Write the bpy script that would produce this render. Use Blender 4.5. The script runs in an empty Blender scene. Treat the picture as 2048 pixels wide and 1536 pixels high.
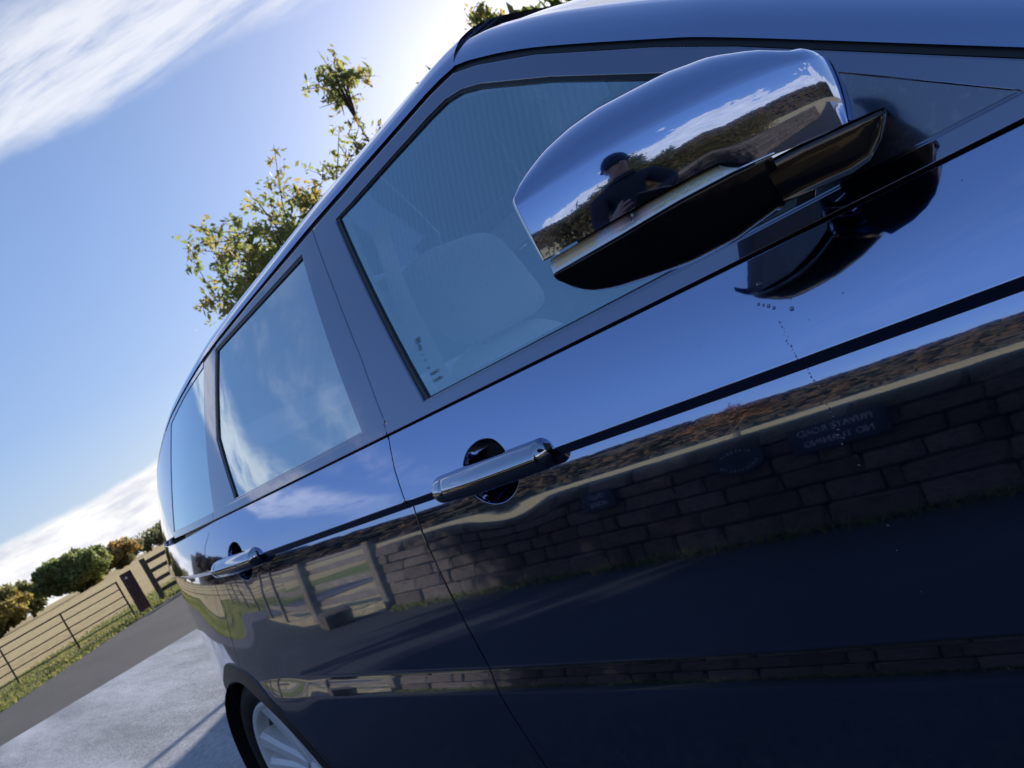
import bpy, bmesh, math, random
import numpy as np
from mathutils import Vector, Matrix, geometry
random.seed(7); rng = np.random.default_rng(7)
R = math.radians
scn = bpy.context.scene
C = scn.collection

# ------------------------------------------------------------------ camera
CAM = Vector((1.094, -0.750, 1.256))
YAW, PITCH, ROLL = R(45.09), R(-2.36), R(28.81)
f = Vector((-math.sin(YAW)*math.cos(PITCH), math.cos(YAW)*math.cos(PITCH), math.sin(PITCH)))
r0 = f.cross(Vector((0, 0, 1))).normalized(); u0 = r0.cross(f)
rr = math.cos(ROLL)*r0 - math.sin(ROLL)*u0
uu = math.sin(ROLL)*r0 + math.cos(ROLL)*u0
cd = bpy.data.cameras.new('camera'); cam = bpy.data.objects.new('camera', cd); C.objects.link(cam)
cam.matrix_world = Matrix(((rr.x, uu.x, -f.x, CAM.x), (rr.y, uu.y, -f.y, CAM.y), (rr.z, uu.z, -f.z, CAM.z), (0, 0, 0, 1)))
cd.sensor_width = 36; cd.sensor_fit = 'HORIZONTAL'; cd.lens = 36*1494.9/2048
cd.clip_start = 0.02; cd.clip_end = 3000
cd.dof.use_dof = True; cd.dof.focus_distance = 0.85; cd.dof.aperture_fstop = 14
scn.camera = cam

# ------------------------------------------------------------------ sky, sun, exposure
SUN_AZ, SUN_EL = R(-33), R(17.5)          # azimuth from +Y towards +X
scn.view_settings.view_transform = 'Standard'; scn.view_settings.look = 'None'
scn.view_settings.gamma = 1; scn.view_settings.use_curve_mapping = False
scn.view_settings.exposure = 1.4
W = bpy.data.worlds.new('World'); scn.world = W; W.use_nodes = True
nt = W.node_tree; nt.nodes.clear()
class NT:
    def __init__(s, t): s.t = t
    def n(s, typ, **k):
        o = s.t.nodes.new(typ)
        for a, b in k.items(): setattr(o, a, b)
        return o
    def l(s, a, b): s.t.links.new(a, b)
    def put(s, v, sock):
        if isinstance(v, (int, float, tuple, list)): sock.default_value = v
        else: s.l(v, sock)
    def m(s, op, a, b=0.0, c=0.0, clamp=False):
        o = s.n('ShaderNodeMath', operation=op); o.use_clamp = clamp
        for i, v in enumerate((a, b, c)): s.put(v, o.inputs[i])
        return o.outputs[0]
    def mr(s, v, a, b, c=0.0, d=1.0, smooth=True):
        o = s.n('ShaderNodeMapRange', interpolation_type='SMOOTHSTEP' if smooth else 'LINEAR')
        for i, x in enumerate((v, a, b, c, d)): s.put(x, o.inputs[i])
        return o.outputs[0]
    def noise(s, vec, scale, detail=4.0, rough=.55, dist=0.0):
        o = s.n('ShaderNodeTexNoise'); s.l(vec, o.inputs['Vector'])
        o.inputs['Scale'].default_value = scale; o.inputs['Detail'].default_value = detail
        o.inputs['Roughness'].default_value = rough; o.inputs['Distortion'].default_value = dist
        return o.outputs['Fac']
    def xyz(s, a, b, c):
        o = s.n('ShaderNodeCombineXYZ')
        for i, v in enumerate((a, b, c)): s.put(v, o.inputs[i])
        return o.outputs[0]
    def mix(s, fac, a, b, blend='MIX'):
        o = s.n('ShaderNodeMix', data_type='RGBA', blend_type=blend)
        s.put(fac, o.inputs[0]); s.put(a, o.inputs[6]); s.put(b, o.inputs[7])
        return o.outputs[2]
    def ramp(s, fac, stops):
        o = s.n('ShaderNodeValToRGB'); s.l(fac, o.inputs[0])
        e = o.color_ramp.elements
        while len(e) < len(stops): e.new(.5)
        for k, (p, c) in zip(e, stops): k.position = p; k.color = (*c, 1)
        return o.outputs[0]
T = NT(nt)
sky = T.n('ShaderNodeTexSky', sky_type='NISHITA'); sky.sun_disc = False
sky.sun_elevation = SUN_EL; sky.sun_rotation = SUN_AZ
sky.altitude = 50; sky.air_density = 1.25; sky.dust_density = 1.1; sky.ozone_density = 2.0
tc = T.n('ShaderNodeTexCoord'); sp = T.n('ShaderNodeSeparateXYZ'); T.l(tc.outputs['Generated'], sp.inputs[0])
dx, dy, dz = sp.outputs
zc_ = T.m('MAXIMUM', dz, 0.03)
px = T.m('DIVIDE', dx, zc_); py = T.m('DIVIDE', dy, zc_)
s_ = T.m('ADD', T.m('MULTIPLY', px, .746), T.m('MULTIPLY', py, -.666))      # across the cirrus streets
t_ = T.m('ADD', T.m('MULTIPLY', px, .666), T.m('MULTIPLY', py, .746))       # along them
warp = T.noise(T.xyz(T.m('MULTIPLY', s_, 1.4), T.m('MULTIPLY', t_, 1.4), 3.1), 1.0, 5, .6)
ws = T.m('ADD', s_, T.m('MULTIPLY', T.m('SUBTRACT', warp, .5), .34))
fib = T.noise(T.xyz(T.m('ADD', T.m('MULTIPLY', s_, .5), T.m('MULTIPLY', t_, 1.3)), T.m('SUBTRACT', T.m('MULTIPLY', s_, 6.0), T.m('MULTIPLY', t_, 1.6)), 8.4), 1.5, 8, .62, .25)
band = T.m('MULTIPLY', T.mr(ws, -1.96, -1.80), T.mr(ws, -1.30, -1.52))
band2 = T.m('MULTIPLY', T.mr(ws, -1.22, -1.08), T.mr(ws, -.80, -.95))
band3 = T.m('MULTIPLY', T.mr(ws, .75, 1.0), T.mr(ws, 1.7, 1.3))
cir = T.m('ADD', T.m('MULTIPLY', band, T.mr(fib, .22, .62)), T.m('MULTIPLY', T.m('ADD', band2, T.m('MULTIPLY', band3, .25)), T.m('MULTIPLY', T.mr(fib, .38, .80), .30)), clamp=True)
cir = T.m('MULTIPLY', cir, T.mr(dz, .12, .30))
# low cumulus: a bank along the horizon, taller on the side the photographer has behind him
cn = T.noise(T.xyz(dx, dy, T.m('MULTIPLY', dz, 2.2)), 5.0, 7, .58, .3)
cl = T.noise(T.xyz(dx, dy, T.m('MULTIPLY', dz, 1.0)), 1.7, 2, .5)
back = T.mr(T.m('SUBTRACT', T.m('MULTIPLY', dx, .86), T.m('MULTIPLY', dy, .5)), .25, .9)
top = T.m('ADD', T.m('ADD', .082, T.m('MULTIPLY', T.m('SUBTRACT', cl, .5), .05)), T.m('MULTIPLY', back, .20))
edge = T.m('SUBTRACT', T.m('ADD', top, T.m('MULTIPLY', T.m('SUBTRACT', cn, .5), T.m('ADD', .035, T.m('MULTIPLY', back, .55)))), dz)
cum = T.m('MULTIPLY', T.mr(edge, 0, .012), T.mr(dz, -.02, .0))
cshade = T.noise(T.xyz(dx, dy, T.m('MULTIPLY', dz, 4.0)), 16.0, 6, .6)
ccol = T.ramp(cshade, [(.34, (.66, .68, .76)), (.60, (1.0, .98, .96))])
bg_s = T.n('ShaderNodeBackground'); bg_s.inputs[1].default_value = 0.0215
tint = T.mix(1.0, sky.outputs[0], (0.86, 0.90, 1.18, 1), 'MULTIPLY'); T.l(tint, bg_s.inputs[0])
bg_a = T.n('ShaderNodeBackground'); bg_a.inputs[1].default_value = 1.0       # even blue of the clear autumn air, paler at the horizon
T.l(T.ramp(dz, [(.0, (.105, .142, .195)), (.18, (.054, .092, .168)), (.36, (.042, .079, .155)), (.55, (.032, .060, .120)), (1.0, (.022, .043, .088))]), bg_a.inputs[0])
add_ = T.n('ShaderNodeAddShader'); T.l(bg_s.outputs[0], add_.inputs[0]); T.l(bg_a.outputs[0], add_.inputs[1])
bg_c = T.n('ShaderNodeBackground'); T.l(T.mix(cum, (.93, .93, .95, 1), ccol), bg_c.inputs[0]); bg_c.inputs[1].default_value = 0.43
mx = T.n('ShaderNodeMixShader'); T.l(T.m('MAXIMUM', T.m('MULTIPLY', cir, .74), T.m('MULTIPLY', cum, .96)), mx.inputs[0])
T.l(add_.outputs[0], mx.inputs[1]); T.l(bg_c.outputs[0], mx.inputs[2])
wo = T.n('ShaderNodeOutputWorld'); T.l(mx.outputs[0], wo.inputs[0])
W.cycles.sampling_method = 'MANUAL'; W.cycles.sample_map_resolution = 1024
sl = bpy.data.lights.new('sun', 'SUN'); sl.energy = 2.7; sl.angle = R(.53); sl.color = (1, .90, .76)
so = bpy.data.objects.new('sun', sl); C.objects.link(so)
sd = Vector((math.sin(SUN_AZ)*math.cos(SUN_EL), math.cos(SUN_AZ)*math.cos(SUN_EL), math.sin(SUN_EL)))
so.rotation_euler = sd.to_track_quat('Z', 'Y').to_euler(); so.location = sd*60
cy = scn.cycles
cy.max_bounces = 8; cy.glossy_bounces = 5; cy.transparent_max_bounces = 16; cy.transmission_bounces = 6
cy.use_denoising = True; cy.caustics_reflective = False; cy.caustics_refractive = False; cy.blur_glossy = .3

# ------------------------------------------------------------------ materials
def material(name, base=(.5, .5, .5), rough=.5, metal=0., spec=.5, coat=0., coat_ior=1.5, coat_rough=.02,
             tex=None, bump=None, rnd=0., coords='Object'):
    """tex = (scale, colour2, contrast lo, hi, detail); bump = (scale, strength, distance)"""
    m = bpy.data.materials.new(name); m.use_nodes = True
    t = NT(m.node_tree); b = m.node_tree.nodes['Principled BSDF']
    b.inputs['Base Color'].default_value = (*base, 1); b.inputs['Roughness'].default_value = rough
    b.inputs['Metallic'].default_value = metal; b.inputs['Specular IOR Level'].default_value = spec
    b.inputs['Coat Weight'].default_value = coat; b.inputs['Coat IOR'].default_value = coat_ior
    b.inputs['Coat Roughness'].default_value = coat_rough
    tcn = t.n('ShaderNodeTexCoord'); v = tcn.outputs[coords]; col = None
    if tex:
        fac = t.mr(t.noise(v, tex[0], tex[4] if len(tex) > 4 else 5, .6), tex[2], tex[3])
        col = t.mix(fac, (*base, 1), (*tex[1], 1))
    if rnd:
        oi = t.n('ShaderNodeObjectInfo'); hs = t.n('ShaderNodeHueSaturation')
        t.put(col if col is not None else (*base, 1), hs.inputs['Color'])
        t.l(t.m('ADD', 1-rnd, t.m('MULTIPLY', oi.outputs['Random'], 2*rnd)), hs.inputs['Value'])
        t.l(t.m('ADD', .49, t.m('MULTIPLY', oi.outputs['Random'], .02)), hs.inputs['Hue'])
        col = hs.outputs[0]
    if col is not None: t.l(col, b.inputs['Base Color'])
    if bump:
        bn = t.n('ShaderNodeBump'); bn.inputs['Strength'].default_value = bump[1]; bn.inputs['Distance'].default_value = bump[2]
        t.l(t.noise(v, bump[0], 6, .6), bn.inputs['Height']); t.l(bn.outputs[0], b.inputs['Normal'])
    return m
def mixglass(name, tint, refl, ior=1.5, rough=0.0, stripes=False, blue_haze=0.0, gcol=(1, 1, 1, 1)):
    m = bpy.data.materials.new(name); m.use_nodes = True; t = NT(m.node_tree); m.node_tree.nodes.clear()
    tr = t.n('ShaderNodeBsdfTransparent'); tr.inputs[0].default_value = (*tint, 1)
    gl = t.n('ShaderNodeBsdfGlossy'); gl.inputs['Roughness'].default_value = rough
    gl.inputs[0].default_value = gcol
    fr = t.n('ShaderNodeFresnel'); fr.inputs[0].default_value = ior
    fac = t.m('ADD', t.m('MULTIPLY', fr.outputs[0], 1.0), refl, clamp=True)
    if stripes:     # faint quench marks of tempered glass
        tcn = t.n('ShaderNodeTexCoord'); w = t.n('ShaderNodeTexWave', wave_type='BANDS', bands_direction='X')
        t.l(tcn.outputs['Object'], w.inputs[0]); w.inputs['Scale'].default_value = 22; w.inputs['Distortion'].default_value = 1.2
        w.inputs['Detail'].default_value = 1
        sp2 = t.n('ShaderNodeSeparateXYZ'); t.l(tcn.outputs['Object'], sp2.inputs[0])
        am = t.mr(sp2.outputs[2], 1.30, 1.5, 0.0, .045)
        fac = t.m('SUBTRACT', fac, t.m('MULTIPLY', w.outputs[1], am), clamp=True)
    mxs = t.n('ShaderNodeMixShader'); t.l(fac, mxs.inputs[0]); t.l(tr.outputs[0], mxs.inputs[1]); t.l(gl.outputs[0], mxs.inputs[2])
    out = mxs.outputs[0]
    if blue_haze:        # blue haze painted over the glass, lightening it like sky glow
        df = t.n('ShaderNodeBsdfDiffuse'); df.inputs[0].default_value = (.30, .55, .90, 1)
        tcf = t.n('ShaderNodeTexCoord'); mf = t.n('ShaderNodeMixShader')
        t.l(t.mr(t.noise(tcf.outputs['Object'], 7, 5, .6), .3, .75, blue_haze*.75, blue_haze*1.25), mf.inputs[0]); t.l(out, mf.inputs[1]); t.l(df.outputs[0], mf.inputs[2]); out = mf.outputs[0]
    o = t.n('ShaderNodeOutputMaterial'); t.l(out, o.inputs[0])
    return m
MT = {}
MT['paint'] = material('navy_metallic_paint', (.12, .24, .58), .08, 1.0, .5, 1.0, 3.5, .004)
def weather_paint(m):
    t = NT(m.node_tree); b = m.node_tree.nodes['Principled BSDF']; o = m.node_tree.nodes['Material Output']
    v = t.n('ShaderNodeTexCoord').outputs['Object']; s3 = t.n('ShaderNodeSeparateXYZ'); t.l(v, s3.inputs[0])
    bn = t.n('ShaderNodeBump'); bn.inputs['Strength'].default_value = .012; bn.inputs['Distance'].default_value = .0004      # orange peel
    t.l(t.noise(v, 260, 2, .5), bn.inputs['Height']); t.l(bn.outputs[0], b.inputs['Coat Normal'])
    t.l(t.mr(t.noise(v, 6, 5, .65), .45, .75, .002, .010), b.inputs['Coat Roughness'])
    df = t.n('ShaderNodeBsdfDiffuse'); df.inputs[0].default_value = (.30, .29, .27, 1)
    speck = t.m('MULTIPLY', t.mr(t.noise(v, 520, 2, .5), .70, .78), t.mr(t.noise(v, 9, 3, .6), .40, .65))
    road = t.m('MULTIPLY', t.mr(s3.outputs[2], .80, .50), t.mr(t.noise(v, 40, 5, .7), .42, .70))
    mf = t.n('ShaderNodeMixShader'); t.l(t.m('ADD', t.m('MULTIPLY', speck, .20), t.m('MULTIPLY', road, .075), clamp=True), mf.inputs[0])
    t.l(b.outputs[0], mf.inputs[1]); t.l(df.outputs[0], mf.inputs[2]); t.l(mf.outputs[0], o.inputs[0])
weather_paint(MT['paint'])
MT['black'] = material('black_trim', (.012, .012, .014), .45)
MT['gloss_black'] = material('gloss_black', (.005, .005, .007), .15, 0, .4, .8, 1.4, .02)
MT['trim'] = material('gloss_pillar_trim', (.05, .085, .21), .12, 1.0, .5, 1.0, 2.9, .015)
MT['satin'] = material('dusty_satin_trim', (.09, .12, .20), .30, .7, .5, .9, 2.6, .12, tex=(90, (.16, .19, .25), .50, .70, 4))
MT['seal'] = material('rubber_seal', (.008, .009, .014), .38, 0, .6)
MT['glass'] = mixglass('window_glass', (.95, .99, 1.0), .46, 1.5, 0, True, .055, (.66, .90, 1, 1))
MT['far_glass'] = mixglass('far_side_glass', (.90, .95, .96), .02)
MT['screen'] = mixglass('windscreen_glass', (.88, .94, .95), .06)
MT['privacy'] = mixglass('privacy_glass', (.05, .06, .08), .60, 1.55, 0, False, .07, (.82, .94, 1, 1))
MT['cladding'] = material('arch_cladding', (.022, .024, .030), .42, 0, .5, tex=(60, (.05, .055, .065), .5, .8), bump=(400, .15, .001))
MT['chrome'] = material('chrome', (.75, .77, .8), .07, 1)
MT['handle'] = material('handle_finish', (.46, .50, .60), .06, 1.0, .6)
MT['rubber'] = material('tyre_rubber', (.018, .018, .02), .65, tex=(30, (.045, .045, .05), .45, .8), bump=(120, .2, .002))
MT['alloy'] = material('silver_alloy', (.90, .91, .94), .40, .0, .5, .6, 1.5, .05)
MT['inside_dark'] = material('dark_lining', (.012, .013, .016), .85)
MT['headliner'] = material('headliner_fabric', (.75, .76, .78), .9)
MT['leather'] = material('pale_leather', (.88, .91, .92), .55, bump=(60, .2, .002))
MT['belt'] = material('seat_belt_webbing', (.92, .93, .94), .7)
MT['door_card'] = material('door_card', (.50, .52, .55), .6)
def objcoord_node(t):
    return t.n('ShaderNodeTexCoord').outputs['Object']

# ------------------------------------------------------------------ mesh helpers
ROOTLOC = {}
def setp(o, label=None, cat=None, group=None, kind=None):
    for k, v in (('label', label), ('category', cat), ('group', group), ('kind', kind)):
        if v: o[k] = v
    return o
def attach(o, parent):
    if parent is not None:
        o.parent = parent
        o.matrix_parent_inverse = ROOTLOC[parent.name].inverted() if parent.name in ROOTLOC else Matrix.Identity(4)
        ROOTLOC[o.name] = (ROOTLOC.get(parent.name, Matrix.Identity(4)))
    return o
def thing(name, loc, label, cat, group=None):
    o = bpy.data.objects.new(name, None); C.objects.link(o); o.location = loc; o.empty_display_size = .2
    ROOTLOC[o.name] = Matrix.Translation(Vector(loc)); return setp(o, label, cat, group)
def mesh_obj(name, V, F, mat, parent=None, N=None, smooth=True, sub=False):
    me = bpy.data.meshes.new(name); me.from_pydata([tuple(v) for v in V], [], [tuple(q) for q in F]); me.update()
    for m in (mat if isinstance(mat, (list, tuple)) else [mat]): me.materials.append(m)
    if smooth: me.shade_smooth()
    if N is not None: me.normals_split_custom_set_from_vertices([tuple(n) for n in N])
    o = bpy.data.objects.new(name, me); C.objects.link(o)
    attach_part(o, parent); return o
def attach_part(o, parent):
    """world-space mesh under a (possibly nested) parent whose own basis is a plain translation"""
    if parent is None: return o
    o.parent = parent; off = Vector((0, 0, 0)); q = parent
    while q is not None: off += q.location; q = q.parent
    # meshes under meshes: parent location is zero, so only the root Empty counts
    o.matrix_parent_inverse = Matrix.Translation(-off) if parent.parent is None else Matrix.Identity(4)
    return o
class MB:
    def __init__(s): s.V = []; s.F = []
    def add(s, V, F):
        k = len(s.V); s.V += [tuple(v) for v in V]; s.F += [tuple(i+k for i in q) for q in F]; return s
    def box(s, c, d, rot=None):
        V = [Vector(((i & 1)-.5, ((i >> 1) & 1)-.5, (i >> 2)-.5)) for i in range(8)]
        V = [Vector((v.x*d[0], v.y*d[1], v.z*d[2])) for v in V]
        if rot is not None: V = [rot @ v for v in V]
        return s.add([v+Vector(c) for v in V], [(0, 2, 3, 1), (4, 5, 7, 6), (0, 1, 5, 4), (2, 6, 7, 3), (0, 4, 6, 2), (1, 3, 7, 5)])
    def tube(s, pts, rad, n=8, cap=True):
        pts = [Vector(p) for p in pts]; rad = rad if hasattr(rad, '__len__') else [rad]*len(pts); V = []; F = []
        ref = None
        for i, p in enumerate(pts):
            d = (pts[min(i+1, len(pts)-1)]-pts[max(i-1, 0)]).normalized()
            if ref is None: ref = Vector((0, 0, 1)) if abs(d.z) < .9 else Vector((1, 0, 0))
            a = d.cross(ref).normalized(); b = a.cross(d); ref = b
            for k in range(n):
                w = 2*math.pi*k/n; V.append(p+rad[i]*(math.cos(w)*a+math.sin(w)*b))
        for i in range(len(pts)-1):
            for k in range(n): F.append((i*n+k, i*n+(k+1) % n, (i+1)*n+(k+1) % n, (i+1)*n+k))
        if cap: F.append(tuple(range(n))[::-1]); F.append(tuple((len(pts)-1)*n+k for k in range(n)))
        return s.add(V, F)
    def grid(s, rows):
        n = len(rows[0]); V = [p for r_ in rows for p in r_]
        return s.add(V, [(i*n+j, i*n+j+1, (i+1)*n+j+1, (i+1)*n+j) for i in range(len(rows)-1) for j in range(n-1)])
    def obj(s, name, mat, parent=None, smooth=False, **k): return mesh_obj(name, s.V, s.F, mat, parent, smooth=smooth, **k)
def bevel(o, w=.004, seg=2):
    md = o.modifiers.new('bevel', 'BEVEL'); md.width = w; md.segments = seg; md.limit_method = 'ANGLE'; md.angle_limit = R(35); return o
def catmull(P, n=8):
    P = [np.asarray(p, float) for p in P]; Q = [2*P[0]-P[1]]+P+[2*P[-1]-P[-2]]; out = []
    for i in range(1, len(Q)-2):
        a, b, c, d = Q[i-1:i+3]
        for k in range(n):
            t = k/n; out.append(.5*((2*b)+(c-a)*t+(2*a-5*b+4*c-d)*t*t+(3*b-a-3*c+d)*t**3))
    out.append(P[-1]); return np.array(out)

# ------------------------------------------------------------------ car: side surfaces
YC = 0.99                                   # centre plane of the car
ZC0, SL, BELT = 1.110, 0.0107, 0.135
AX_R, AX_F, WZ = -1.315, 1.608, 0.388       # axles, hub height
def zc(x): return ZC0-SL*np.asarray(x, float)
HT = np.array([-.95, -.80, -.70, -.60, -.45, -.405, -.385, -.378, -.345, -.336, -.325, -.30, -.2, -.10, -.066, -.052, -.036, -.0225, -.0175, -.017, -.003, -.0025, .01, .05, .10, .135, .16])
TT = np.array([-14., -9, -6, -4, -2.0, -1.5, 2.0, 11., 13.5, 10., 2.0, 2.2, 4.8, 6.3, 7.0, 8.2, 10.7, 13.3, 14, -40, -40, 16, 15, 18, 22, 24, 24.])
hh = np.linspace(-.95, .16, 4441); _t = np.tan(np.radians(np.interp(hh, HT, TT)))
yy = np.concatenate([[0], np.cumsum((_t[1:]+_t[:-1])/2*np.diff(hh))]); yy -= np.interp(0, hh, yy)
def yplan(x):
    u = np.clip(-x-.65, 0, None); v = np.clip(x-.3, 0, None)
    return .116*u*u+.03*v*v+.04*np.clip(x-1.7, 0, None)**2
def flare(x, z):
    o = 0
    for ax in (AX_R, AX_F):
        r_ = np.hypot(x-ax, z-WZ); k = np.clip(1-(r_-.42)/.24, 0, 1); o = o+.014*k*k*(3-2*k)
    return o
def dent(x, z):
    h = z-zc(x); return sum(.0009*np.exp(-((x-c)/.085)**2-((h+.055)/.035)**2) for c in (.195, -.850))
def Sbody(x, z): return np.interp(z-zc(x), hh, yy)+yplan(x)-flare(x, z)+dent(x, z)
yB = float(np.interp(BELT, hh, yy))
def Sglass(x, z):
    h = z-zc(x)-BELT
    return yB-.004+h*math.tan(R(20))+.18*h*h+yplan(x)
def xz(P): return [(x, float(zc(x))+h) for x, h in P]       # (x, height over the crease) -> (x, z)
def dens(P, step):
    out = []
    for i in range(len(P)):
        a = np.array(P[i]); b = np.array(P[(i+1) % len(P)]); n = max(1, int(np.ceil(np.linalg.norm(b-a)/step)))
        for k in range(n): out.append(tuple(a+(b-a)*k/n))
    return out
def inside(pt, poly):
    x, z = pt; c = False; j = len(poly)-1
    for i in range(len(poly)):
        if (poly[i][1] > z) != (poly[j][1] > z) and x < (poly[j][0]-poly[i][0])*(z-poly[i][1])/(poly[j][1]-poly[i][1])+poly[i][0]: c = not c
        j = i
    return c
def area(P): return sum(P[i][0]*P[(i+1) % len(P)][1]-P[(i+1) % len(P)][0]*P[i][1] for i in range(len(P)))/2
ROWS_BODY = sorted(set([-.0175, -.017, -.003, -.0025, -.0225, -.385, -.378, -.345, -.336, -.325] + [round(v, 4) for v in np.arange(-.80, .16, .02)]
                       + [round(v, 4) for v in np.arange(-.09, .03, .006)] + [round(v, 4) for v in np.arange(-.40, -.31, .01)]))
def panel(name, outline, S, mat, parent, holes=(), dxs=.03, rows=None, off=0.0, flange=.014, rad=.0016, left=True, step=.008):
    O = dens(outline, step)
    if area(O) < 0: O = O[::-1]
    HS = []
    for h_ in holes:
        h_ = dens(h_, step)
        if area(h_) > 0: h_ = h_[::-1]
        HS.append(h_)
    pts = list(O); edges = [(i, (i+1) % len(O)) for i in range(len(O))]; loops = [list(range(len(O)))]
    for h_ in HS:
        k = len(pts); pts += h_; edges += [(k+i, k+(i+1) % len(h_)) for i in range(len(h_))]; loops.append(list(range(k, k+len(h_))))
    xs = [q[0] for q in O]; zs = [q[1] for q in O]
    nx = int((max(xs)-min(xs))/dxs)
    rws = rows if rows is not None else list(np.arange(-.1, .8, dxs))
    B = np.array(pts)
    for i in range(1, nx+1):
        x = min(xs)+i*dxs
        for h_ in rws:
            z = float(zc(x))+h_
            if min(zs) < z < max(zs) and inside((x, z), O) and not any(inside((x, z), q) for q in HS):
                if np.min(np.abs(B[:, 0]-x)+np.abs(B[:, 1]-z)) > .004: pts.append((x, z))
    r_ = geometry.delaunay_2d_cdt([Vector(q) for q in pts], edges, [], 1, 1e-6)
    P2 = np.array([tuple(v) for v in r_[0]]); F = [tuple(q) for q in r_[2]]; orig = r_[3]
    X, Z = P2[:, 0], P2[:, 1]; e = 2e-4
    def nrm(X, Z):
        sx = (S(X+e*5, Z)-S(X-e*5, Z))/(10*e); sz = (S(X, Z+e)-S(X, Z-e))/(2*e)
        n = np.c_[sx, -np.ones_like(sx), sz]; return n/np.linalg.norm(n, axis=1)[:, None]
    V = np.c_[X, S(X, Z)+off, Z]; N = nrm(X, Z)
    if HS: F = [q for q in F if not any(inside(tuple(P2[list(q)].mean(0)), h_) for h_ in HS)]
    fa = np.array(F)
    a2 = (P2[fa[:, 1], 0]-P2[fa[:, 0], 0])*(P2[fa[:, 2], 1]-P2[fa[:, 0], 1])-(P2[fa[:, 2], 0]-P2[fa[:, 0], 0])*(P2[fa[:, 1], 1]-P2[fa[:, 0], 1])
    F = [tuple(q) if a > 0 else tuple(q[::-1]) for q, a in zip(F, a2) if abs(a) > 1e-12]   # ccw in (x,z) faces -y
    V = V.tolist(); N = N.tolist()
    if flange:
        for lp in loops:
            L = [pts[i] for i in lp]; n = len(L); base = []; 
            A = np.array(L); d = np.roll(A, -1, 0)-np.roll(A, 1, 0); d /= np.linalg.norm(d, axis=1)[:, None]+1e-12
            on = np.c_[d[:, 1], -d[:, 0]]                 # outward of material
            sn = nrm(A[:, 0], A[:, 1]); y0 = S(A[:, 0], A[:, 1])+off
            for (ex, dy_, wn) in ((0, 0, 0), (rad*.7, rad*.35, .5), (rad, rad*1.1, .95), (rad, flange, 1.0)):
                k = len(V); base.append(k)
                PP = A+on*ex
                for i in range(n):
                    V.append([PP[i, 0], y0[i]+dy_, PP[i, 1]])
                    q = sn[i]*(1-wn)+np.array([on[i, 0], 0, on[i, 1]])*wn; q = q/np.linalg.norm(q); N.append(q.tolist())
            for b0, b1 in zip(base[:-1], base[1:]):
                for i in range(n):
                    j = (i+1) % n; F.append((b0+i, b1+i, b1+j, b0+j))
    o = mesh_obj(name, V, F, mat, parent, N)
    if left:
        V2 = [(v[0], 2*YC-v[1], v[2]) for v in V]; N2 = [(q[0], -q[1], q[2]) for q in N]
        o.data.name = name
        o2 = mesh_obj(name, V2, [q[::-1] for q in F], mat, parent if not isinstance(left, bpy.types.Object) else left, N2)
        return o, o2
    return o, None
def strip(name, line, w, S, mat, parent, off=.0, left=True, flange=.006, rad=.001):
    """narrow band that follows a line of (x, z) points on a surface"""
    L = np.array(line); d = np.gradient(L, axis=0); d /= np.linalg.norm(d, axis=1)[:, None]; n = np.c_[-d[:, 1], d[:, 0]]*w/2
    return panel(name, [tuple(q) for q in L+n]+[tuple(q) for q in (L-n)[::-1]], S, mat, parent, dxs=.05, rows=[], off=off, flange=flange, rad=rad, left=left, step=.02)
# --- key lines, (x, height over the crease)
B_BODY = [(-.043, .113), (-.045, .06), (-.040, 0), (-.045, -.1), (-.040, -.24), (-.033, -.4), (-.022, -.62)]
B_GL = [(-.040, .138), (-.078, .273), (-.131, .409), (-.200, .569)]
RS_BODY = [(-.950, .113), (-1.02, .092), (-1.085, .06), (-1.125, 0), (-1.143, -.07), (-1.165, -.15), (-1.20, -.25), (-1.225, -.30)]
RS_GL = [(-.942, .130), (-.937, .242), (-.917, .389), (-.896, .512)]
ROOF = [(-2.16, .30), (-1.9, .36), (-1.473, .445), (-1.333, .472), (-.896, .529), (-.204, .585), (.10, .600), (.257, .608), (.320, .606), (.38, .582), (.499, .520), (.683, .406), (.777, .343), (1.009, .172), (1.06, .133)]
WIN_F = [(.086, .139), (-.106, .549), (-.038, .552), (.115, .562), (.240, .569), (.290, .569), (.335, .560), (.382, .540), (.52, .463), (.703, .35), (.86, .249), (1.0, .1385)]
def sh(P, d): return [(x+d, h) for x, h in P]
def dn(P, d): return [(x, h-d) for x, h in P]
def roof_between(a, b): return [q for q in ROOF if a < q[0] < b]

car = thing('parked_car', (0.15, YC, 0), 'glossy dark navy estate SUV with silver alloy wheels parked on the pale drive', 'car')
def carpart(o): return o
# ---- body backing (blocks light through the shut gaps)
def Sback(x, z): return Sbody(x, z)+.030
panel('inner_shell', xz([(-2.0, .108), (2.15, .112), (2.15, -.30), (AX_F+.52, -.45), (AX_F+.40, -.33), (AX_F+.2, -.24), (AX_F-.2, -.24), (AX_F-.42, -.35), (AX_F-.48, -.64), (AX_R+.48, -.64), (AX_R+.44, -.42), (AX_R+.3, -.27), (AX_R, -.235), (AX_R-.3, -.27), (AX_R-.42, -.40), (-2.0, -.5)]),
      Sback, MT['inside_dark'], car, dxs=.15, rows=list(np.arange(-.6, .12, .08)), flange=0)
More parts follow.
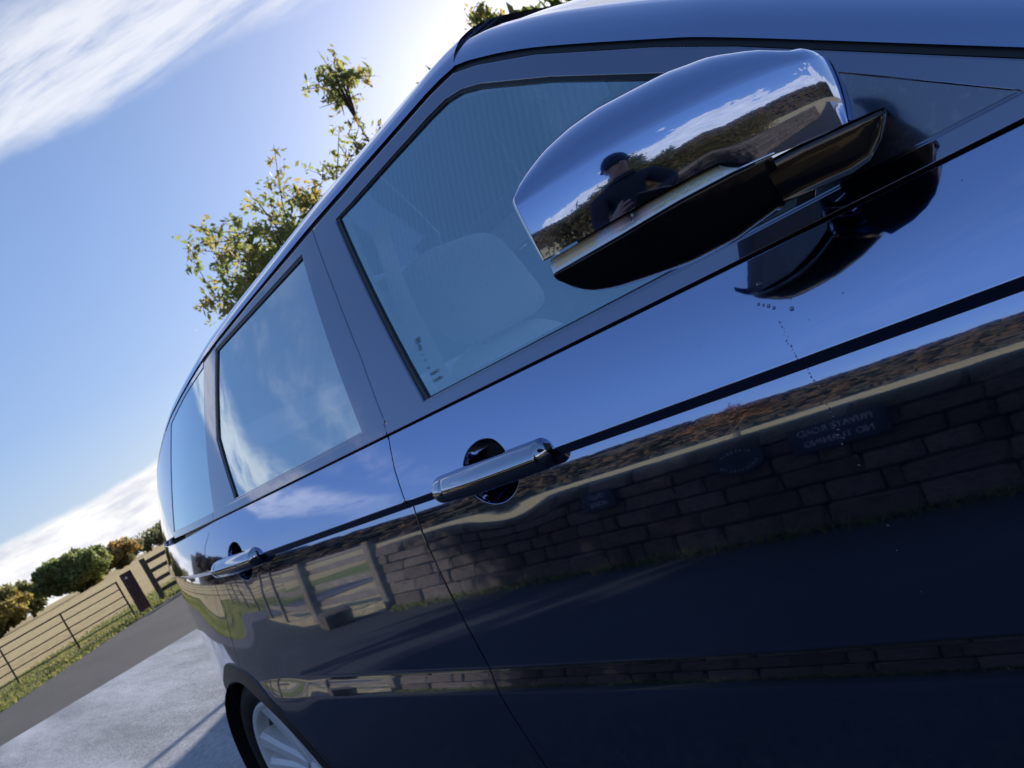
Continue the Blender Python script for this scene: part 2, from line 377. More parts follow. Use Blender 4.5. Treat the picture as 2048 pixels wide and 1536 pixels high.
# ---- front door
def circle(cx, ch, rx, rh, n=28): return [(cx+rx*math.cos(2*math.pi*k/n), ch+rh*math.sin(2*math.pi*k/n)) for k in range(n)]
bowl_f = [tuple(q) for q in catmull([(.143, .012), (.150, .026), (.168, .040), (.190, .047), (.212, .048), (.235, .042), (.250, .028), (.256, .012), (.252, -.02), (.240, -.040), (.220, -.052), (.196, -.058), (.170, -.056), (.148, -.046), (.132, -.030), (.130, -.010), (.1428, .0115)], 4)[:-1]]
fd, fdL = panel('front_door', xz(sh(B_BODY, .0032)+[(1.16, -.62), (1.19, -.3), (1.20, -.02), (1.17, .113)]), Sbody, MT['paint'], car, holes=[xz(bowl_f)], rows=ROWS_BODY, step=.006)
rd_out = xz(sh(B_BODY[::-1], -.0032)+sh(RS_BODY[:-1], .0030))+[(AX_R+.440*math.cos(R(a)), WZ+.440*math.sin(R(a))) for a in np.linspace(77.5, 17, 14)]+xz([(-.878, -.62)])
bowl_r = sh(bowl_f, -1.045)
rd, rdL = panel('rear_door', rd_out, Sbody, MT['paint'], car, holes=[xz(bowl_r)], rows=ROWS_BODY, step=.006)
# ---- quarter panel and bumper corner
arc = lambda r_, a0, a1, n, ax=AX_R: [(ax+r_*math.cos(R(a)), WZ+r_*math.sin(R(a))) for a in np.linspace(a0, a1, n)]
q_out = xz(sh(RS_BODY[:-1], -.0030))+arc(.440, 78, 172, 14)+xz([(-1.78, -.62), (-1.96, -.60), (-2.06, -.34), (-2.10, -.22), (-2.14, -.05), (-2.17, .06), (-2.17, .10), (-1.5, .100), (-1.2, .106), (-.955, .113)])
panel('rear_quarter', q_out, Sbody, MT['paint'], car, rows=ROWS_BODY, step=.008)
fq = xz([(1.165+.005, .113), (1.20+.005, -.02), (1.19+.005, -.3), (1.175, -.46)])+arc(.440, 163, 10, 16, AX_F)+xz([(2.18, -.40), (2.30, -.2), (2.32, -.02), (2.25, .06), (1.8, .113)])
panel('front_wing', fq, Sbody, MT['paint'], car, rows=ROWS_BODY, step=.012)
for ax in (AX_R, AX_F):
    def Scl(x, z): return Sbody(x, z)-.004
    panel('arch_cladding', arc(.441, -8, 188, 40, ax)+arc(.386, 188, -8, 36, ax), Scl, MT['cladding'], car, dxs=.02, rows=list(np.arange(-.75, -.2, .02)), flange=.05, rad=.005)
    b = MB(); rows = []
    for a in np.linspace(-10, 190, 30):
        rows.append([(ax+.388*math.cos(R(a)), .02+y, WZ+.388*math.sin(R(a))) for y in (0, .12, .34)])
    for yo in (0, 1):
        mesh_obj('wheel_arch_liner', *(lambda g: ([(v[0], v[1] if not yo else 2*YC-v[1], v[2]) for v in g.V], g.F))(MB().grid(rows)), MT['inside_dark'], car)
# sill
panel('sill', xz([(-.86, -.625), (-.83, -.70), (1.12, -.70), (1.155, -.625)]), Sbody, MT['cladding'], car, dxs=.1, rows=[], flange=.05)
# ---- belt trims
for (a, b_, par, parL) in ((-.0375, 1.09, fd, fdL), (-.945, -.0425, rd, rdL), (-1.48, -.950, car, None)):
    def Stm(x, z): return Sglass(x, z)-.002
    xs_ = np.linspace(a, b_, 12)
    panel('belt_trim', xz([(x, .1195) for x in xs_]+[(x, .1365) for x in xs_[::-1]]), Stm, MT['trim'], par, dxs=.2, rows=[], flange=.012, rad=.002, left=(parL or True))
# black backing behind the belt gap and the door frames
strip('belt_seal', xz([(x, .122) for x in np.linspace(-1.36, 1.12, 40)]), .05, Sglass, MT['seal'], car, off=.013, flange=0)
strip('roof_seal', xz(dn([q for q in ROOF if q[0] > -1.6], .006)), .035, Sglass, MT['seal'], car, off=.006, flange=0)
strip('pillar_backing', xz([(x+.02, h) for x, h in B_GL]), .10, Sglass, MT['seal'], car, off=.016, flange=0)
strip('pillar_backing', xz([(x, h) for x, h in RS_GL]), .07, Sglass, MT['seal'], car, off=.016, flange=0)
# ---- door frames, glass
ff_out = [(1.03, .1385), (-.0375, .1385)]+sh(B_GL, .0025)[1:]+dn(roof_between(-.19, 1.02), .014)
panel('window_frame', xz(ff_out), Sglass, MT['trim'], fd, holes=[xz(WIN_F)], dxs=.03, rows=list(np.arange(.14, .62, .02)), left=fdL, rad=.003, step=.012)
panel('window_seal', xz([(x+.0, h) for x, h in [(.0815, .1395), (-.1110, .5535), (-.038, .5565), (.115, .5665), (.240, .5735), (.290, .5735), (.338, .5640), (.386, .5435), (.524, .4665), (.707, .3535), (.872, .245), (.80, .1395)]]), Sglass, MT['seal'], fd,
      holes=[xz([(.098, .1420), (-.0925, .5450), (-.038, .5465), (.115, .5565), (.240, .5630), (.288, .5630), (.330, .5545), (.376, .5345), (.515, .4575), (.697, .3445), (.846, .244), (.785, .1420)])], dxs=.03, rows=list(np.arange(.14, .62, .03)), off=.0035, flange=.008, rad=.0015, left=fdL, step=.012)
panel('window_glass', xz([(.09, .125), (-.105, .55), (-.038, .553), (.115, .563), (.29, .568), (.382, .54), (.52, .463), (.703, .35), (.86, .249), (.80, .125)]), Sglass, MT['glass'], fd, dxs=.03, rows=list(np.arange(.12, .62, .03)), off=.008, flange=0, left=fdL, step=.02)
panel('sail_panel', xz([(.872, .2425), (.806, .1405), (.994, .1405)]), Sglass, MT['satin'], fd, dxs=.02, rows=list(np.arange(.14, .3, .02)), off=.002, flange=.008, left=fdL)
rf_out = [(-.0425, .1385)]+[(-.937, .1385)]+[(x+.003, h) for x, h in RS_GL[1:]]+dn(roof_between(-.89, -.21), .014)+sh(B_GL[::-1], -.0025)[:-1]
rf_out = [(-.939, .1385), (-.934, .242), (-.914, .389), (-.893, .512)]+[(-.55, .545)]+sh(B_GL[::-1], -.0025)[:-1]+[(-.0425, .1385)]
WIN_R = [(-.121, .142), (-.257, .545), (-.793, .519), (-.843, .303), (-.774, .142)]
panel('window_frame', xz(rf_out), Sglass, MT['trim'], rd, holes=[xz(WIN_R)], dxs=.03, rows=list(np.arange(.14, .62, .02)), left=rdL, rad=.002, step=.012)
panel('window_glass', xz([(-.10, .125), (-.245, .556), (-.80, .530), (-.855, .303), (-.785, .125)]), Sglass, MT['privacy'], rd, dxs=.03, rows=list(np.arange(.12, .62, .03)), off=.006, flange=0, left=rdL, step=.02)
strip('window_seal', xz([(-.262, .5405), (-.4, .534), (-.6, .524), (-.786, .515)]), .010, Sglass, MT['seal'], rd, off=.002, left=rdL)
strip('window_seal', xz([(-.789, .514), (-.815, .41), (-.837, .303), (-.805, .22), (-.773, .144)]), .016, Sglass, MT['seal'], rd, off=.002, left=rdL)
qg = [(-.949, .1385), (-.943, .242), (-.923, .389), (-.902, .500), (-1.10, .478), (-1.325, .443), (-1.38, .34), (-1.44, .22), (-1.485, .128), (-1.2, .1335)]
panel('quarter_glass', xz(qg), Sglass, MT['privacy'], car, dxs=.03, rows=list(np.arange(.12, .6, .03)), off=.002, flange=.008, rad=.002, step=.012)
panel('rear_pillar', xz([(-.904, .505), (-1.10, .483), (-1.332, .447), (-1.388, .34), (-1.448, .22), (-1.495, .126), (-2.14, .112), (-2.16, .20), (-2.12, .29), (-1.9, .348), (-1.473, .433), (-1.333, .460), (-.899, .517)]), Sglass, MT['paint'], car, dxs=.03, rows=list(np.arange(.1, .6, .02)), step=.012)
# ---- roof
prof = np.array([(0, 0), (.012, .017), (.030, .033), (.06, .052), (.12, .074), (.22, .092), (.40, .107), (.75, .115)])
xs_ = [-2.16, -2.12, -2.05, -1.9, -1.7, -1.473, -1.333, -1.1, -.896, -.6, -.204, .1, .257, .31, .33]
rx = [q[0] for q in ROOF]; rh = [q[1] for q in ROOF]
def roof_row(x):
    h = np.interp(x, rx, rh); z0 = float(zc(x))+h; y0 = float(Sglass(np.array(x), np.array(z0)))+.001; k = (YC-y0)/.75
    row = []
    for (a, b_) in catmull(prof, 5):
        yv = y0+(a*min(k, 1) if a < .2 else a*k)
        row.append((x, y0+a*k, z0+b_*(1 if x > -1.6 else 1+.15*(x+1.6))))
    return row
xd = np.unique(np.concatenate([np.linspace(-2.16, .325, 60), xs_[:1]]))
rows = [roof_row(x) for x in xd]
rows = [rw+[(q[0], 2*YC-q[1], q[2]) for q in rw[::-1][1:]] for rw in rows]
g = MB().grid([rw[::-1] for rw in rows])
cen = [np.mean([g.V[i] for i in q], axis=0) for q in g.F]; is_g = [(-1.25 < c[0] < .12 and .46 < c[1] < 2*YC-.46) for c in cen]
mesh_obj('roof', g.V, [q for q, k in zip(g.F, is_g) if not k], MT['paint'], car)
mesh_obj('added_glass_roof', g.V, [q for q, k in zip(g.F, is_g) if k], mixglass('added_roof_glass', (.88, .90, .92), .04), car)  # glass panel added so skylight brightens the cabin
# ---- windscreen pillars and windscreen
ap = catmull([(.322, .606), (.38, .582), (.499, .520), (.683, .406), (.777, .343), (1.009, .172), (1.10, .105)], 6)
def ap_row(x, h):
    z0 = float(zc(x))+h; y0 = float(Sglass(np.array(x), np.array(z0))); row = []
    for a, b_ in catmull([(0, 0), (.012, .014), (.030, .028), (.055, .040), (.085, .047)], 4): row.append((x+b_*.55, y0+a, z0+b_*.9))
    return row
rows = [ap_row(x, h) for x, h in ap]
for s_i in (0, 1):
    rw = [[(p_[0], p_[1] if not s_i else 2*YC-p_[1], p_[2]) for p_ in q] for q in rows]
    g = MB().grid([q[::-1] for q in rw] if not s_i else rw); mesh_obj('windscreen_pillar', g.V, g.F, MT['paint'], car)
ws_rows = []
for q in rows:
    a = Vector(q[-1]); b_ = Vector((a.x, 2*YC-a.y, a.z)); ws_rows.append([a+(b_-a)*t+Vector((.10*math.sin(math.pi*t), 0, .03*math.sin(math.pi*t))) for t in np.linspace(0, 1, 15)])
g = MB().grid([q[::-1] for q in ws_rows]); mesh_obj('windscreen', g.V, g.F, MT['screen'], car)
# ---- bonnet, nose, tailgate
bx = np.linspace(1.10, 2.32, 14); rows = []
for x in bx:
    z0 = float(zc(x))+.10-.10*max(0, (x-1.8)/.52)**2; y0 = float(Sbody(np.array(x), np.array(z0)))
    rows.append([(x+.10*math.sin(math.pi*t)*(x > 1.5)*(x-1.5), y0+(2*YC-2*y0)*t, z0+.075*math.sin(math.pi*t)**.5) for t in np.linspace(0, 1, 21)])
g = MB().grid([q[::-1] for q in rows]); mesh_obj('bonnet', g.V, g.F, MT['paint'], car)
def loftend(name, xf, zlist, mat, sgn):
    rows = []
    for z, bul in zlist:
        x0 = xf(z); y0 = float(Sbody(np.array(x0), np.array(z))) if z < 1.22 else float(Sglass(np.array(x0), np.array(z)))
        rows.append([(x0+sgn*bul*math.sin(math.pi*t)**.6, y0+(2*YC-2*y0)*t, z) for t in np.linspace(0, 1, 21)])
    g = MB().grid(rows); return mesh_obj(name, g.V, g.F, mat, car)
loftend('tailgate', lambda z: -2.15 if z < 1.2 else -2.14+.02*(z-1.2), [(z, .16) for z in np.linspace(.80, 1.42, 12)], MT['paint'], -1)
loftend('rear_bumper', lambda z: -2.10+.10*max(0, (.8-z)/.3), [(z, .22) for z in np.linspace(.48, .79, 8)], MT['cladding'], -1)
loftend('front_bumper', lambda z: 2.30, [(z, .20) for z in np.linspace(.50, 1.02, 8)], MT['gloss_black'], 1)
mb = MB(); mb.box((0, YC, .46), (4.1, 1.30, .05)); mb.obj('floor_pan', MT['inside_dark'], car)
# ---- door handles with their scoops
def scoop(bowl, par, left):
    n = 40; P = dens(xz(bowl), .006); A = np.array(P); c = A.mean(0); V = []; F = []; rings = 7
    for k in range(rings):
        t = k/(rings-1); q = c+(A-c)*(1-t)
        dep = .036*(1-(1-t)**4)
        y0 = Sbody(A[:, 0], A[:, 1])*(1-t)+t*float(Sbody(np.array(c[0]), np.array(c[1]-.03)))
        for i in range(len(A)): V.append((q[i, 0], y0[i]+.001+dep, q[i, 1]))
    m = len(A)
    for k in range(rings-1):
        for i in range(m): F.append((k*m+i, (k+1)*m+i, (k+1)*m+(i+1) % m, k*m+(i+1) % m))
    if area(P) > 0: F = [q[::-1] for q in F]
    mesh_obj('handle_scoop', V, F, MT['paint'], par); mesh_obj('handle_scoop', [(v[0], 2*YC-v[1], v[2]) for v in V], [q[::-1] for q in F], MT['paint'], left)
scoop(bowl_f, fd, fdL); scoop(bowl_r, rd, rdL)
def handle(x0, par, left):
    """grip bar: a rounded lozenge section swept along the car, ends tucked to the skin"""
    ys0 = float(Sbody(np.array(x0+.13), np.array(float(zc(x0+.13))-.03)))
    sec = catmull([(.014, .017), (-.004, .0215), (-.0185, .016), (-.0265, .003), (-.0245, -.010), (-.014, -.0195), (.004, -.0225), (.014, -.021)], 4)
    rows = []
    for t in np.unique(np.concatenate([np.linspace(0, 1, 41), np.linspace(.09, .14, 9)])):
        x = x0+.268*t; gr = 1-.10*math.exp(-((t-.115)/.010)**2); k = min(1, t/.025, (1-t)/.025); k = math.sqrt(max(0, 1-(1-k)**2)); bow = .007*math.sin(math.pi*t)
        kz = .92+.08*math.sin(math.pi*t)
        rows.append([(x, ys0-.004-bow+a*max(k, .12)*1.1*gr, float(zc(x))-.004+b_*max(k, .25)*kz*1.15) for a, b_ in sec])
    for s_i, pr in ((0, par), (1, left)):
        g = MB().grid([[(p_[0], p_[1] if not s_i else 2*YC-p_[1], p_[2]) for p_ in (q if s_i else q[::-1])] for q in rows])
        mesh_obj('door_handle', g.V, g.F, MT['handle'], pr)
    # black rubber pads under both ends
    for q in ([(x0-.007, -.026), (x0-.010, -.004), (x0-.002, .014), (x0+.035, .022), (x0+.066, .026), (x0+.060, -.028), (x0+.02, -.030)], [(x0+.186, .026), (x0+.255, .024), (x0+.276, .012), (x0+.280, -.010), (x0+.268, -.030), (x0+.20, -.030), (x0+.182, -.026)]):
        panel('handle_pad', xz([(a_, b_*(.5 if b_ > 0 else .9)) for a_, b_ in q]), lambda x, z: Sbody(x, z)-.0012, MT['seal'], par, dxs=.012, rows=[v for v in ROWS_BODY if abs(v) < .03], flange=.004, rad=.0008, left=left, step=.006)
    o = MB(); o.tube([(x0+.036, ys0-.0300, float(zc(x0))-.006), (x0+.036, ys0-.015, float(zc(x0))-.006)], .0065, 14); o.obj('lock_cap', MT['chrome'], par)
handle(.072, fd, fdL); handle(.072-1.045, rd, rdL)

# ---- wing mirror, folded back along the window
def ycap(x): d_ = x-.655; return -.19+.32*d_+1.39*d_*d_
def mframe(x):
    sx = .32+2.78*(x-.655); n_ = math.hypot(sx, 1); return np.array([-sx/n_, 1/n_])        # plan direction towards the car
def interp(t, x): return float(np.interp(x, [q[0] for q in t], [q[1] for q in t]))
M_ZB = [(.652, 1.3150), (.70, 1.3140), (.79, 1.3128), (.807, 1.3115), (.823, 1.2995), (.838, 1.2945), (.859, 1.2905), (.878, 1.2880), (.90, 1.2875)]
M_ZC = [(.652, 1.3745), (.73, 1.3735), (.794, 1.3690), (.838, 1.3655), (.870, 1.3595), (.90, 1.350)]
M_ZT = [(.652, 1.3835), (.658, 1.3925), (.67, 1.4015), (.69, 1.4125), (.72, 1.4200), (.75, 1.4212), (.785, 1.4185), (.815, 1.4160), (.845, 1.4085), (.868, 1.3915), (.885, 1.3690), (.896, 1.3500)]
def cap_section(x):
    zb, zch, zt = interp(M_ZB, x), interp(M_ZC, x), interp(M_ZT, x)
    t0 = np.interp(x, [.652, .72, .80, .89], [-4.5, -5.0, -7.5, -10.0])
    out = []; a = 0.0; z = zb; n1 = 14
    for i in range(n1+1):                       # nearly flat outer face
        out.append((a, z)); tau = R(t0+(10.0-t0)*(i/n1)**1.1); dz_ = (zch-zb)/n1; a += math.tan(tau)*dz_; z += dz_
    a0 = a; up = []; a = 0; z = 0
    for i in range(22):                         # shoulder that rolls over towards the window
        w = i/21; tau = R(16+74*w**.75); a += math.sin(tau); z += math.cos(tau); up.append((a, z))
    k = (zt-zch)/up[-1][1]
    ka = min(k*1.0, .075/up[-1][0])
    out += [(a0+ka*a, zch+k*z) for a, z in up]
    la, lz = out[-1]; out += [(la+.012, lz-.001), (la+.022, lz-.006)]
    return out
st = list(np.linspace(.652, .884, 34)); rows = []
for x in st:
    b_ = mframe(x); rows.append([(x+a*b_[0], ycap(x)+a*b_[1], z) for a, z in cap_section(x)])
base = rows[-1]
for (ddx, ddy, kz) in ((.0055, .0075, .975), (.0085, .018, .93), (.0085, .034, .88), (.005, .055, .83)):   # rounded inboard end
    rows.append([(q[0]*1.0+ddx, q[1]+ddy, 1.290+(q[2]-1.290)*kz) for q in base])
cap = MB().grid(rows); cap_left = rows[0]
# lower bowl
L_ZT = [(.652, 1.2982), (.72, 1.2980), (.77, 1.2990), (.812, 1.2975), (.845, 1.2935)]
L_ZB = [(.652, 1.2850), (.660, 1.2720), (.672, 1.2640), (.69, 1.2580), (.72, 1.2520), (.76, 1.2450), (.80, 1.2435), (.845, 1.2500)]
def bowl_section(x):
    zt, zb = interp(L_ZT, x), interp(L_ZB, x)
    return [(a, zb+(zt-zb)*w) for a, w in catmull([(.004, 1.0), (.0002, .985), (.0, .90), (.002, .65), (.007, .38), (.017, .14), (.034, .02), (.060, .0), (.078, .10), (.082, .9)], 4)]
rows = []
for x in np.linspace(.652, .8398, 28):
    b_ = mframe(x); rows.append([(x+a*b_[0], ycap(x)+a*b_[1], z) for a, z in bowl_section(x)])
r0_ = rows[0]
rows = [[(q[0]-.009, q[1]+.022, 1.292+(q[2]-1.292)*.80) for q in r0_], [(q[0]-.0065, q[1]+.010, 1.292+(q[2]-1.292)*.93) for q in r0_], [(q[0]-.003, q[1]+.003, 1.292+(q[2]-1.292)*.985) for q in r0_]]+rows
bowl = MB().grid([q[::-1] for q in rows]); n_ = len(rows[0]); bowl.F.append(tuple(range(n_))); bowl.F.append(tuple((len(rows)-1)*n_+i for i in range(n_))[::-1])
mir_o = bowl.obj('wing_mirror', MT['gloss_black'], car, smooth=True)
cap_o = MB().add(cap.V, [q[::-1] for q in cap.F]).obj('mirror_cap', MT['paint'], mir_o, smooth=True)
# rim of the housing at its tip, sky reflection put into its pale colour
b_ = mframe(.652)
rim_rows = [[(q[0]-.0008, q[1]+.0006, q[2]) for q in cap_left[:-6]], [(q[0]-.0052, q[1]+.002, q[2]) for q in cap_left[:-6]], [(q[0]-.0075, q[1]+.007, q[2]) for q in cap_left[:-6]], [(q[0]-.004, q[1]+.030, q[2]) for q in cap_left[:-6]]]
MB().grid(rim_rows).obj('housing_rim', material('sky_tinted_rim', (.55, .60, .68), .18, .8), mir_o, smooth=True)
# indicator lens between cap and bowl
rows = []
LX = (.6535, .8235)
for t in np.linspace(0, 1, 44):
    x = LX[0]+t*(LX[1]-LX[0]); b_ = mframe(x)
    zb = interp(L_ZT, x)+.0010; zt = min(interp(M_ZB, x), 1.3135)-.0006; k = min(1, (1-t)/.14); zt = zb+(zt-zb)*max(.02, math.sqrt(max(0, 1-(1-k)**2)))
    rows.append([(x+a*b_[0], ycap(x)+a*b_[1], zt+(zb-zt)*w) for a, w in [(.0085-.0105*w-.0020*math.sin(math.pi*w), w) for w in np.linspace(0, 1, 9)]])
lens = MB().grid(rows)
def indicator_mat():
    m = material('indicator_reflector', (.8, .8, .8), .25, .35, .5, 1.0, 1.5, .01)
    t = NT(m.node_tree); b = m.node_tree.nodes['Principled BSDF']; v = objcoord_node(t)
    s3 = t.n('ShaderNodeSeparateXYZ'); t.l(v, s3.inputs[0])
    wob = t.m('ADD', s3.outputs[0], t.m('MULTIPLY', t.m('SUBTRACT', t.noise(v, 160, 4, .6), .5), .014))
    fac = t.mr(wob, LX[0], LX[1], 0, 1, False)
    col = t.ramp(fac, [(.0, (.90, .90, .88)), (.05, (1.0, .72, .36)), (.26, (.92, .70, .40)), (.31, (.72, .82, 1.0)), (.40, (.90, .55, .50)), (.47, (.16, .15, .16)), (.54, (.85, .60, .56)), (.62, (.74, .74, .48)), (.86, (.82, .80, .56)), (1, (.75, .8, .85))])  # amber reflector; pink, blue and dark bands are reflections painted in
    zf = t.mr(s3.outputs[2], 1.300, 1.304); col = t.mix(zf, (.95, .98, 1.0, 1), col)
    t.l(col, b.inputs['Base Color'])
    bn = t.n('ShaderNodeBump'); bn.inputs['Strength'].default_value = .12; bn.inputs['Distance'].default_value = .002
    w = t.n('ShaderNodeTexWave', wave_type='BANDS', bands_direction='X'); t.l(v, w.inputs[0]); w.inputs['Scale'].default_value = 110; w.inputs['Distortion'].default_value = 2
    t.l(w.outputs[1], bn.inputs['Height']); t.l(bn.outputs[0], b.inputs['Normal'])
    return m
lens.obj('indicator_lens', indicator_mat(), mir_o, smooth=True)
bd = MB(); bd.tube([(x, ycap(x)+.0002, interp(L_ZT, x)+.0012) for x in np.linspace(.653, .842, 40)], .0014, 8); bd.obj('lens_bead', MT['chrome'], mir_o, smooth=True)  # bright chrome bead added to lighten the lens
gl = MB(); P = []
for x in np.linspace(.66, .87, 14): b_ = mframe(x); P.append((x+.088*b_[0], ycap(x)+.088*b_[1], interp(M_ZT, x)-.012))
for x in np.linspace(.84, .66, 12): b_ = mframe(x); P.append((x+.088*b_[0], ycap(x)+.088*b_[1], interp(L_ZB, x)+.010))
gl.add(P, [tuple(range(len(P)))]); gl.obj('blackened_mirror_glass', MT['black'], mir_o)  # mirror glass painted black in place of its dark reflection
def loft(secs, name, mat, par):
    g = MB().grid(secs); n = len(secs[0]); g.F.append(tuple(range(n))); g.F.append(tuple((len(secs)-1)*n+i for i in range(n))[::-1])
    o = g.obj(name, mat, par, smooth=True); md = o.modifiers.new('edge', 'EDGE_SPLIT'); md.split_angle = R(55); return o
def armsec(x, zt, zb, back):
    b_ = mframe(min(x, .90)); y = ycap(x)+(.002 if x < .84 else 0)
    P = catmull([(back, zt-.005), (.009, zt-.0005), (.003, zt-.001), (.0, zt-.005), (.0005, (zt+zb)/2), (.004, zb+.006), (.012, zb), (back, zb+.002)], 3)
    return [(x+a*b_[0]*.3, y+a, z) for a, z in P]
loft([armsec(.832, 1.2925, 1.2525, .05), armsec(.86, 1.2912, 1.2492, .075-ycap(.86)), armsec(.88, 1.2889, 1.2462, .075-ycap(.88)), armsec(.8935, 1.2874, 1.2485, .075-ycap(.8935)), armsec(.905, 1.2860, 1.2610, .075-ycap(.905)), armsec(.912, 1.2850, 1.2730, .075-ycap(.912)), armsec(.915, 1.2840, 1.2800, .075-ycap(.915))], 'mirror_arm', MT['gloss_black'], mir_o)
# lettering moulded in the lens
def text(body, size, loc, mat, parent, xdir, ydir, extrude=.0002, align='LEFT', name='lettering', spacing=1.0, tiny=False):
    cu = bpy.data.curves.new(name, 'FONT'); cu.body = body; cu.size = size; cu.extrude = extrude; cu.align_x = align; cu.space_character = spacing
    to = bpy.data.objects.new(name, cu); C.objects.link(to)
    dg = bpy.context.evaluated_depsgraph_get(); me = bpy.data.meshes.new_from_object(to.evaluated_get(dg)); bpy.data.objects.remove(to)
    xd_ = Vector(xdir).normalized(); yd = Vector(ydir).normalized(); zd = xd_.cross(yd).normalized(); yd = zd.cross(xd_)
    M = Matrix(((xd_.x, yd.x, zd.x, loc[0]), (xd_.y, yd.y, zd.y, loc[1]), (xd_.z, yd.z, zd.z, loc[2]), (0, 0, 0, 1)))
    me.transform(M); me.materials.clear(); me.materials.append(mat)
    o = bpy.data.objects.new(name, me); C.objects.link(o); attach_part(o, parent)
    if tiny: o['kind'] = 'stuff'
    return o
MT['print'] = material('pale_print', (.80, .84, .88), .5)
for bdy, x, dz_, sz in (('R', .735, .0092, .0042), ('4060504', .722, .0040, .0042), ('50188', .7525, .0044, .0042), ("////'", .7665, .0046, .0050), ('SAE', .7765, .0048, .0046), ('E2', .7870, .0048, .0044), ('10', .7950, .0046, .0042), ('1120', .8010, .0040, .0036)):
    sl_ = .32+2.78*(x-.655)
    text(bdy, sz, (x, ycap(x)-.0022, interp(L_ZT, x)+dz_), MT['print'], mir_o, (1, sl_, 0), (0, 0, 1), .0001, tiny=True)
# etched mark on the front side glass
MT['etch'] = material('etched_mark', (.02, .05, .10), .6)
for i, (bdy, sz) in enumerate((('|||||', .012), ('|||', .012), ('- .', .012), ('=', .010), ('o', .010), ('RANGE', .0075), ('ROVER', .0075))):
    h = .236-.0125*i; x = .092+.0045*i
    z = float(zc(x))+h; y = float(Sglass(np.array(x), np.array(z)))+.006
    text(bdy, sz, (x, y, z), MT['etch'], fd, (1, 0, 0), (0, math.sin(R(21)), math.cos(R(21))), .00005, tiny=True)
# ---- interior
mb = MB(); rows = []
def seat(x0, y0, name, par):
    s_ = MB()
    def blob(c, d, e=3.2, n=14, m=20, lean=0):
        rows = []
        for i in range(n+1):
            a = -math.pi/2+math.pi*i/n; row = []
            for k in range(m+1):
                b_ = 2*math.pi*k/m
                f_ = lambda v: math.copysign(abs(v)**(2/e), v)
                v = Vector((f_(math.cos(a))*f_(math.cos(b_))*d[0], f_(math.cos(a))*f_(math.sin(b_))*d[1], f_(math.sin(a))*d[2]))
                v.x -= v.z*lean; row.append(v+Vector(c))
            rows.append(row)
        s_.grid(rows)
    blob((x0, y0, 1.425), (.058, .150, .122), 4.6, lean=.25)
    blob((x0+.06, y0, 1.01), (.085, .25, .30), 3.0, lean=.28)
    blob((x0+.34, y0, .74), (.28, .25, .09), 3.0)
    for sy in (-.06, .06): s_.tube([(x0+.03, y0+sy, 1.2), (x0+.0, y0+sy, 1.36)], .008, 8)
    return s_.obj(name, MT['leather'], par, smooth=True)
for y_ in (.52, 2*YC-.52): seat(-.13, y_, 'front_seat', car)
bs = MB(); bs.box((-1.02, YC, 1.02), (.16, 1.25, .62)); bs.box((-.75, YC, .72), (.5, 1.25, .16)); bevel(bs.obj('rear_bench', MT['leather'], car), .05, 4)
# head lining, pillars inside, belts, dashboard, door tops
rows = [[(q[0], q[1], q[2]-.035) for q in rw] for rw in [roof_row(x)[6:] for x in np.linspace(-2.0, .30, 12)]]
rows = [rw+[(q[0], 2*YC-q[1], q[2]) for q in rw[::-1][1:]] for rw in rows]
g = MB().grid(rows); g.F = [q for q in g.F if not (lambda c: -1.25 < c[0] < .12 and .46 < c[1] < 2*YC-.46)(np.mean([g.V[i] for i in q], axis=0))]; mesh_obj('headliner', g.V, g.F, MT['headliner'], car)
for s_i in (0, 1):
    m_ = (lambda y: y) if not s_i else (lambda y: 2*YC-y)
    b_ = MB(); L = catmull([(.030, .200, 1.585), (.000, .215, 1.545), (-.005, .195, 1.45), (.000, .185, 1.35), (.005, .175, 1.25), (.01, .17, 1.05)], 6); rows = []
    for i, q in enumerate(L): rows.append([(q[0]-.024, m_(q[1]), q[2]), (q[0]+.024, m_(q[1]+.004), q[2])])
    b_.grid(rows); mesh_obj('seat_belt', b_.V, b_.F, MT['belt'], car)
    p_ = MB(); rows = []
    for (x, h) in catmull(B_GL, 5):
        z = float(zc(x))+h; y = float(Sglass(np.array(x), np.array(z))); rows.append([(x-.03, m_(y+.03), z), (x-.02, m_(y+.06), z), (x+.06, m_(y+.06), z), (x+.085, m_(y+.022), z)])
    p_.grid(rows); mesh_obj('pillar_lining', p_.V, p_.F, MT['headliner'], car)
    d_ = MB(); rows = []
    for x in np.linspace(-.95, 1.1, 20):
        z = float(zc(x))+.125; y = float(Sglass(np.array(x), np.array(z))); rows.append([(x, m_(y+.02), z-.004), (x, m_(y+.09), z-.02), (x, m_(y+.11), z-.12), (x, m_(y+.08), z-.6)])
    d_.grid(rows); mesh_obj('door_lining', d_.V, d_.F, MT['door_card'], car)
db = MB(); db.box((1.05, YC, 1.05), (.40, 1.45, .28)); bevel(db.obj('dashboard', MT['inside_dark'], car), .05, 3)
sw = MB(); sw.tube([(.72+.05*math.cos(a), .52+.19*math.sin(a), 1.08+.17*math.cos(a)) for a in np.linspace(0, 2*math.pi, 33)], .014, 8); sw.obj('steering_wheel', MT['inside_dark'], car, smooth=True)
